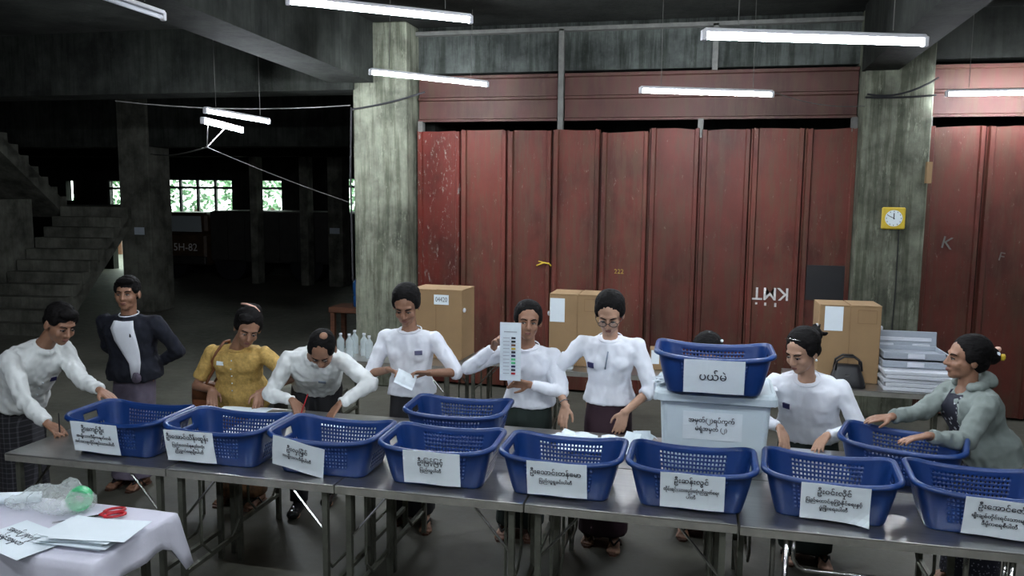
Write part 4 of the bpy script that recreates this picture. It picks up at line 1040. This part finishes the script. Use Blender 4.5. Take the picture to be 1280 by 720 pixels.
# 4 woman beside the ballot box
p = person(dict(label='stout woman in white blouse with side bun, standing right of the ballot box', P=(.70, 5.10, .80), C=(.66, 4.97, 1.095), N=(.645, 4.94, 1.165), head=(.612, 4.90, 1.292), face=(-.62, -.68, -.36), facing=(-.18, -1, 0), down=1,
    armR=((.50, 4.78, .86), (-1, .4, 0), (.2, -.6, -.6), (0, -.5, -1), .4, 1), armL=((.755, 4.79, .83), (1, .5, -.1), (-.45, -.65, -.35), (0, -.4, -1), .35, -1),
    feet=((.60, 5.02, 0), (.80, 4.98, 0)), sleeve=1.93, bw=1.18, belly=1.08, sw=.185, l1=.255, l2=.225, lowmat='skirt_green', hair='sidebun', seed=4, skin='skin', hem=-.03))
neckband(p, 'shirt', .064); p['patch']('badge', .11, .235, .042, .036, 'badge')
p['raw']('earring', G().ell(p['HP'](-.083, 0, -.038), .007, n=8), 'paper')
p['raw']('hair_grip', G().path([p['HP'](.05, .05, .098), p['HP'](.0, .065, .112), p['HP'](-.05, .05, .100)], .003, 6), 'chrome')
# 5 woman in the hooded jacket
p = person(dict(label='woman in grey hooded jacket with flowers in her hair reaching for a basket', P=(1.59, 4.85, .84), C=(1.475, 4.80, 1.125), N=(1.468, 4.80, 1.20), head=(1.452, 4.80, 1.318), face=(-.99, -.16, .02), facing=(-1, -.25, 0), jacket=1, rd=.17,
    armR=((1.055, 4.64, 1.005), (.3, .3, -1), (-.95, -.2, -.12), (0, .1, -1), .25, 1), armL=((1.17, 4.36, .992), (.3, -.2, -1), (-.93, -.12, -.22), (0, -.1, -1), .25, -1),
    feet=((1.56, 4.93, 0), (1.56, 4.73, 0)), footdir=(-1, -.2, 0), sleeve=1.92, shirt='grey_knit', bw=1.08, sw=.165, l1=.275, l2=.25, lowmat='dots_fine', hair='bun', seed=5, fold=.009, loose=.012, hem=-.12, skin='skin2'))
fr_, sd_, spn = p['fr'], p['side'], p['spine']
g = G()
secs = []
for v, a in ((.0, .08), (.12, .085), (.22, .085), (.29, .080), (.335, .06)):
    c = p['P'] + spn*v; row = []
    for k in range(9):
        u = -1+2*k/8; q, nn = p['surf'](c + sd_*a*u); row.append(q+p['O']+nn*.009)
    secs.append(row)
vs = [v for r0 in secs for v in r0]; fs = [(k*9+j, k*9+j+1, k*9+j+10, k*9+j+9) for k in range(4) for j in range(8)]
o = p['raw']('dotted_top', G().add(vs, fs), 'dots'); sm = o.modifiers.new('t', 'SOLIDIFY'); sm.thickness = .004; sm.offset = 0
g = G()
for q in range(9):
    a = -1.9+q*3.8/8; c0 = p['Nk'] - spn*.015; g.ell(c0 - fr_*.072*cos(a) + sd_*.078*sin(a) - spn*(.01+.02*cos(a)), (.030, .030, .028+.010*cos(a)))
g.ell(p['Nk'] - fr_*.105 - spn*.045, (.075, .04, .05), (sd_, fr_, spn))
p['part']('hood', g, 'grey_knit', .008, 4, .005, (14, 14, 14))
for s in (-1, 1):
    pts = []
    for v in (.0, .12, .22, .31):
        q, nn = p['surf'](p['P']+spn*v+sd_*s*(.088 if v < .3 else .075)); pts.append(q+p['O']+nn*.004)
    p['raw']('jacket_edge', G().path(pts, .007, 6), 'grey_knit')
for k in range(5): p['raw']('hair_flower', G().ell(p['HP'](-.03+.02*k, -.135-.012*(k % 2), .035+.025*sin(k*2)), (.018, .014, .016), n=8), 'pink' if k % 2 else 'paper')
p['raw']('hair_flower', G().ell(p['HP'](-.03, -.165, .02), (.015, .012, .022), n=8), 'gold')
# 6 person in the yellow blouse
p = person(dict(label='woman in mustard yellow short-sleeved blouse and brown longyi bending over a form', P=(-3.12, 5.03, .80), C=(-3.09, 4.96, 1.085), N=(-3.06, 4.93, 1.155), head=(-2.965, 4.885, 1.262), face=(.52, -.72, -.42), facing=(.1, -1, 0), head_up=(.25, 0, 1), down=1,
    armR=((-3.19, 4.79, .84), (-1, .6, 0), (.35, -.6, -.55), (.3, -.5, -1), .35, 1), armL=((-2.84, 4.80, .84), (1, .5, 0), (.3, -.65, -.5), (0, -.6, -1), .35, -1),
    feet=((-3.20, 4.97, 0), (-2.96, 4.97, 0)), sleeve=.78, shirt='mustard', bw=1.12, sw=.19, l1=.265, l2=.225, lowmat='brown', hair='highbun', seed=6, hem=-.14, skin='skin2', loose=.006, hemz=.06))
neckband(p, 'mustard', .060); placket(p, 'paper', 5); p['patch']('badge', .08, .25, .05, .026, 'paper')
p['raw']('hair_ribbon', G().path([p['HP'](-.05, -.03, .112), p['HP'](-.02, -.06, .128), p['HP'](.03, -.085, .125), p['HP'](.05, -.12, .10)], .007, 6), 'pink')
bg_ = empty('shoulder_bag', (-3.42, 5.06, .70), 0, 'brown leather shoulder bag hanging at the side of the woman in yellow', 'bag')
rs = [[V((x*k, y*k, z)) for x, y in rrect(.20, .09, .035, 3, 2, 4)[0]] for z, k in ((-.115, .85), (-.10, .98), (0, 1.05), (.09, .9), (.11, .8))]
G().rings(rs).make('bag_body', 'leather', bg_, smooth=True)
G().rings([[V((x*k, y, z)) for x, y in rrect(.20, .10, .03, 3, 2, 4)[0]] for z, k in ((.0, 1.0), (.10, .95), (.116, .85))]).make('bag_flap', 'leather', bg_, smooth=True)
loc = V((-3.42, 5.06, .70)); pts = []
for (x, z) in ((-3.33, .80), (-3.29, .88), (-3.26, .95), (-3.235, 1.02), (-3.21, 1.08)):
    hit = p['surf'](V((x, 4.9, z)), (0, 1, 0)); pts.append((hit[0]+p['O']+V((0, -.006, 0))) if True else None)
pts = [V((-3.36, 4.99, .79))] + pts + [V((-3.19, 4.95, 1.145)), V((-3.20, 5.03, 1.14)), V((-3.27, 5.10, .98)), V((-3.38, 5.10, .80))]
G().path([q-loc for q in pts], .010, 6).make('bag_strap', 'leather', bg_, smooth=True)
# 7 man bending and signing
p = person(dict(label='balding man in white shirt and black trousers bending low to sign a form', P=(-2.60, 5.16, .86), C=(-2.455, 4.86, 1.085), N=(-2.395, 4.78, 1.135), head=(-2.325, 4.70, 1.185), face=(.12, -.62, -.76), facing=(.25, -1, 0), head_up=(.2, -.7, .6), down=1, female=False,
    side=(-1, -.10, .02), armR=((-2.52, 4.66, .845), (-1, .4, -.1), (.55, -.35, -.45), (.3, -.2, -1), .7, 1), armL=((-2.20, 4.67, .84), (1, .2, 0), (-.2, -.5, -.4), (0, -.3, -1), .3, -1),
    feet=((-2.62, 4.90, 0), (-2.50, 5.15, 0)), sleeve=1.95, shirt='shirt2', bw=1.04, sw=.185, l1=.275, l2=.24, lower='trousers', lowmat='skirt_black', hair='bald', foot='shoe', footdir=(.2, -.9, 0), seed=7, skin='skin2', loose=.008, fold=.010, hem=.02, neck_r=.052))
p['part']('bald_spot', G().ell(p['HP'](-.018, -.030, .112), tuple(k*1.07 for k in (.026, .026, .012)), p['ax']), 'skin2', .005, 1)
collar(p, 'shirt2'); p['patch']('badge', -.07, .28, .05, .024, 'tape')
o = G().cap((0, 0, 0), (.03, .05, .13), .004, .004, True, 8).make('pen', 'red_plastic', loc=(-2.445, 4.615, .765)); tag(o, 'red pen in the hand of the bending man', 'pen')
# 8 man standing behind
p = person(dict(label='man in dark navy jacket over a white shirt standing back with hands behind him', P=(-4.06, 5.13, .86), C=(-4.06, 5.10, 1.235), N=(-4.055, 5.085, 1.31), head=(-4.045, 5.07, 1.435), face=(.32, -.95, 0), facing=(.12, -1, 0), female=False, jacket=1, gaze=.002,
    armR=((-4.15, 5.27, .88), (-1, .1, 0), (.7, .2, -.5), (0, 1, 0), .5, -1), armL=((-3.97, 5.27, .88), (1, .1, 0), (-.7, .2, -.5), (0, 1, 0), .5, 1),
    feet=((-4.14, 5.06, 0), (-3.97, 5.06, 0)), sleeve=1.95, shirt='navy', sw=.195, l1=.27, l2=.24, lowmat='mauve', hair='short', seed=8, skin='skin2', loose=.022, fold=.007, hem=-.06, neck_r=.052))
secs = []
for v, a0, a1 in ((-.02, -.115, -.065), (.08, -.115, -.045), (.17, -.115, .0), (.26, -.11, .045), (.34, -.095, .075), (.385, -.075, .065)):
    c = p['P'] + p['spine']*v; row = []
    for k in range(7):
        u = a0+(a1-a0)*k/6; q, nn = p['surf'](c + p['side']*u); row.append(q+p['O']+nn*.010)
    secs.append(row)
vs = [v for r0 in secs for v in r0]; fs = [(k*7+j, k*7+j+1, k*7+j+8, k*7+j+7) for k in range(5) for j in range(6)]
o = p['raw']('shirt_front', G().add(vs, fs), 'shirt'); sm = o.modifiers.new('t', 'SOLIDIFY'); sm.thickness = .004; sm.offset = 0
neckband(p, 'shirt', .07, .008)
q, nn = p['surf'](p['P'] - p['spine']*.02 + p['side']*-.09)
p['part']('longyi_knot', G().ell(q+p['O']+nn*.008, (.040, .022, .042)), 'mauve', .006, 1, .004, (40, 40, 40))
# 9 man at the left leaning on the table
p = person(dict(label='young man in white shirt and checked longyi leaning over the left end of the tables', P=(-4.27, 4.28, .83), C=(-4.02, 4.20, 1.175), N=(-3.935, 4.19, 1.245), head=(-3.825, 4.18, 1.362), face=(.86, -.28, -.42), facing=(1, -.15, 0), head_up=(.3, 0, 1), down=1, female=False,
    armR=((-3.70, 3.905, .815), (-.5, .2, -1), (.85, -.15, -.30), (0, 0, -1), .45, 1), armL=((-3.565, 4.19, .955), (-.4, .1, -1), (.85, -.15, -.35), (0, 0, -1), .3, -1),
    feet=((-4.30, 4.18, 0), (-4.25, 4.40, 0)), footdir=(1, -.2, 0), sleeve=1.94, shirt='shirt2', bw=1.0, sw=.185, l1=.285, l2=.255, lowmat='check', hair='short', seed=9, skin='skin2', loose=.012, fold=.010, hem=.0, neck_r=.050))
collar(p, 'shirt2'); placket(p, 'paper', 5); p['patch']('badge', -.085, .27, .040, .026, 'badge')
o = G().cap((0, 0, 0), (-.02, .02, .12), .004, .004, True, 8).make('pen', 'dark', loc=(-3.60, 3.885, .765)); tag(o, 'dark pen in the hand of the man leaning at the left', 'pen')
# 10 person hidden behind the upper basket
p = person(dict(label='person with black hair bending behind the upper basket, only the head showing', P=(.04, 5.34, .76), C=(.06, 5.16, 1.00), N=(.068, 5.11, 1.06), head=(.082, 5.06, 1.205), face=(0, -.75, -.6), facing=(0, -1, 0), down=1,
    armR=((.0, 4.93, .86), (-.1, .3, -1), (.1, -.7, -.3), (0, 0, -1), .3, 1), armL=((.17, 4.93, .86), (.1, .3, -1), (-.1, -.7, -.3), (0, 0, -1), .3, -1),
    feet=((-.03, 5.22, 0), (.16, 5.24, 0)), sleeve=1.9, sw=.155, bw=.92, lowmat='skirt_black', hair='bun', seed=10, skin='skin2'))
for k in range(5): p['raw']('hair_flower', G().ell(p['HP'](-.075+.03*k, -.03, .112-.004*abs(k-2)), (.010, .010, .010), n=8), 'pink' if k else 'paper')
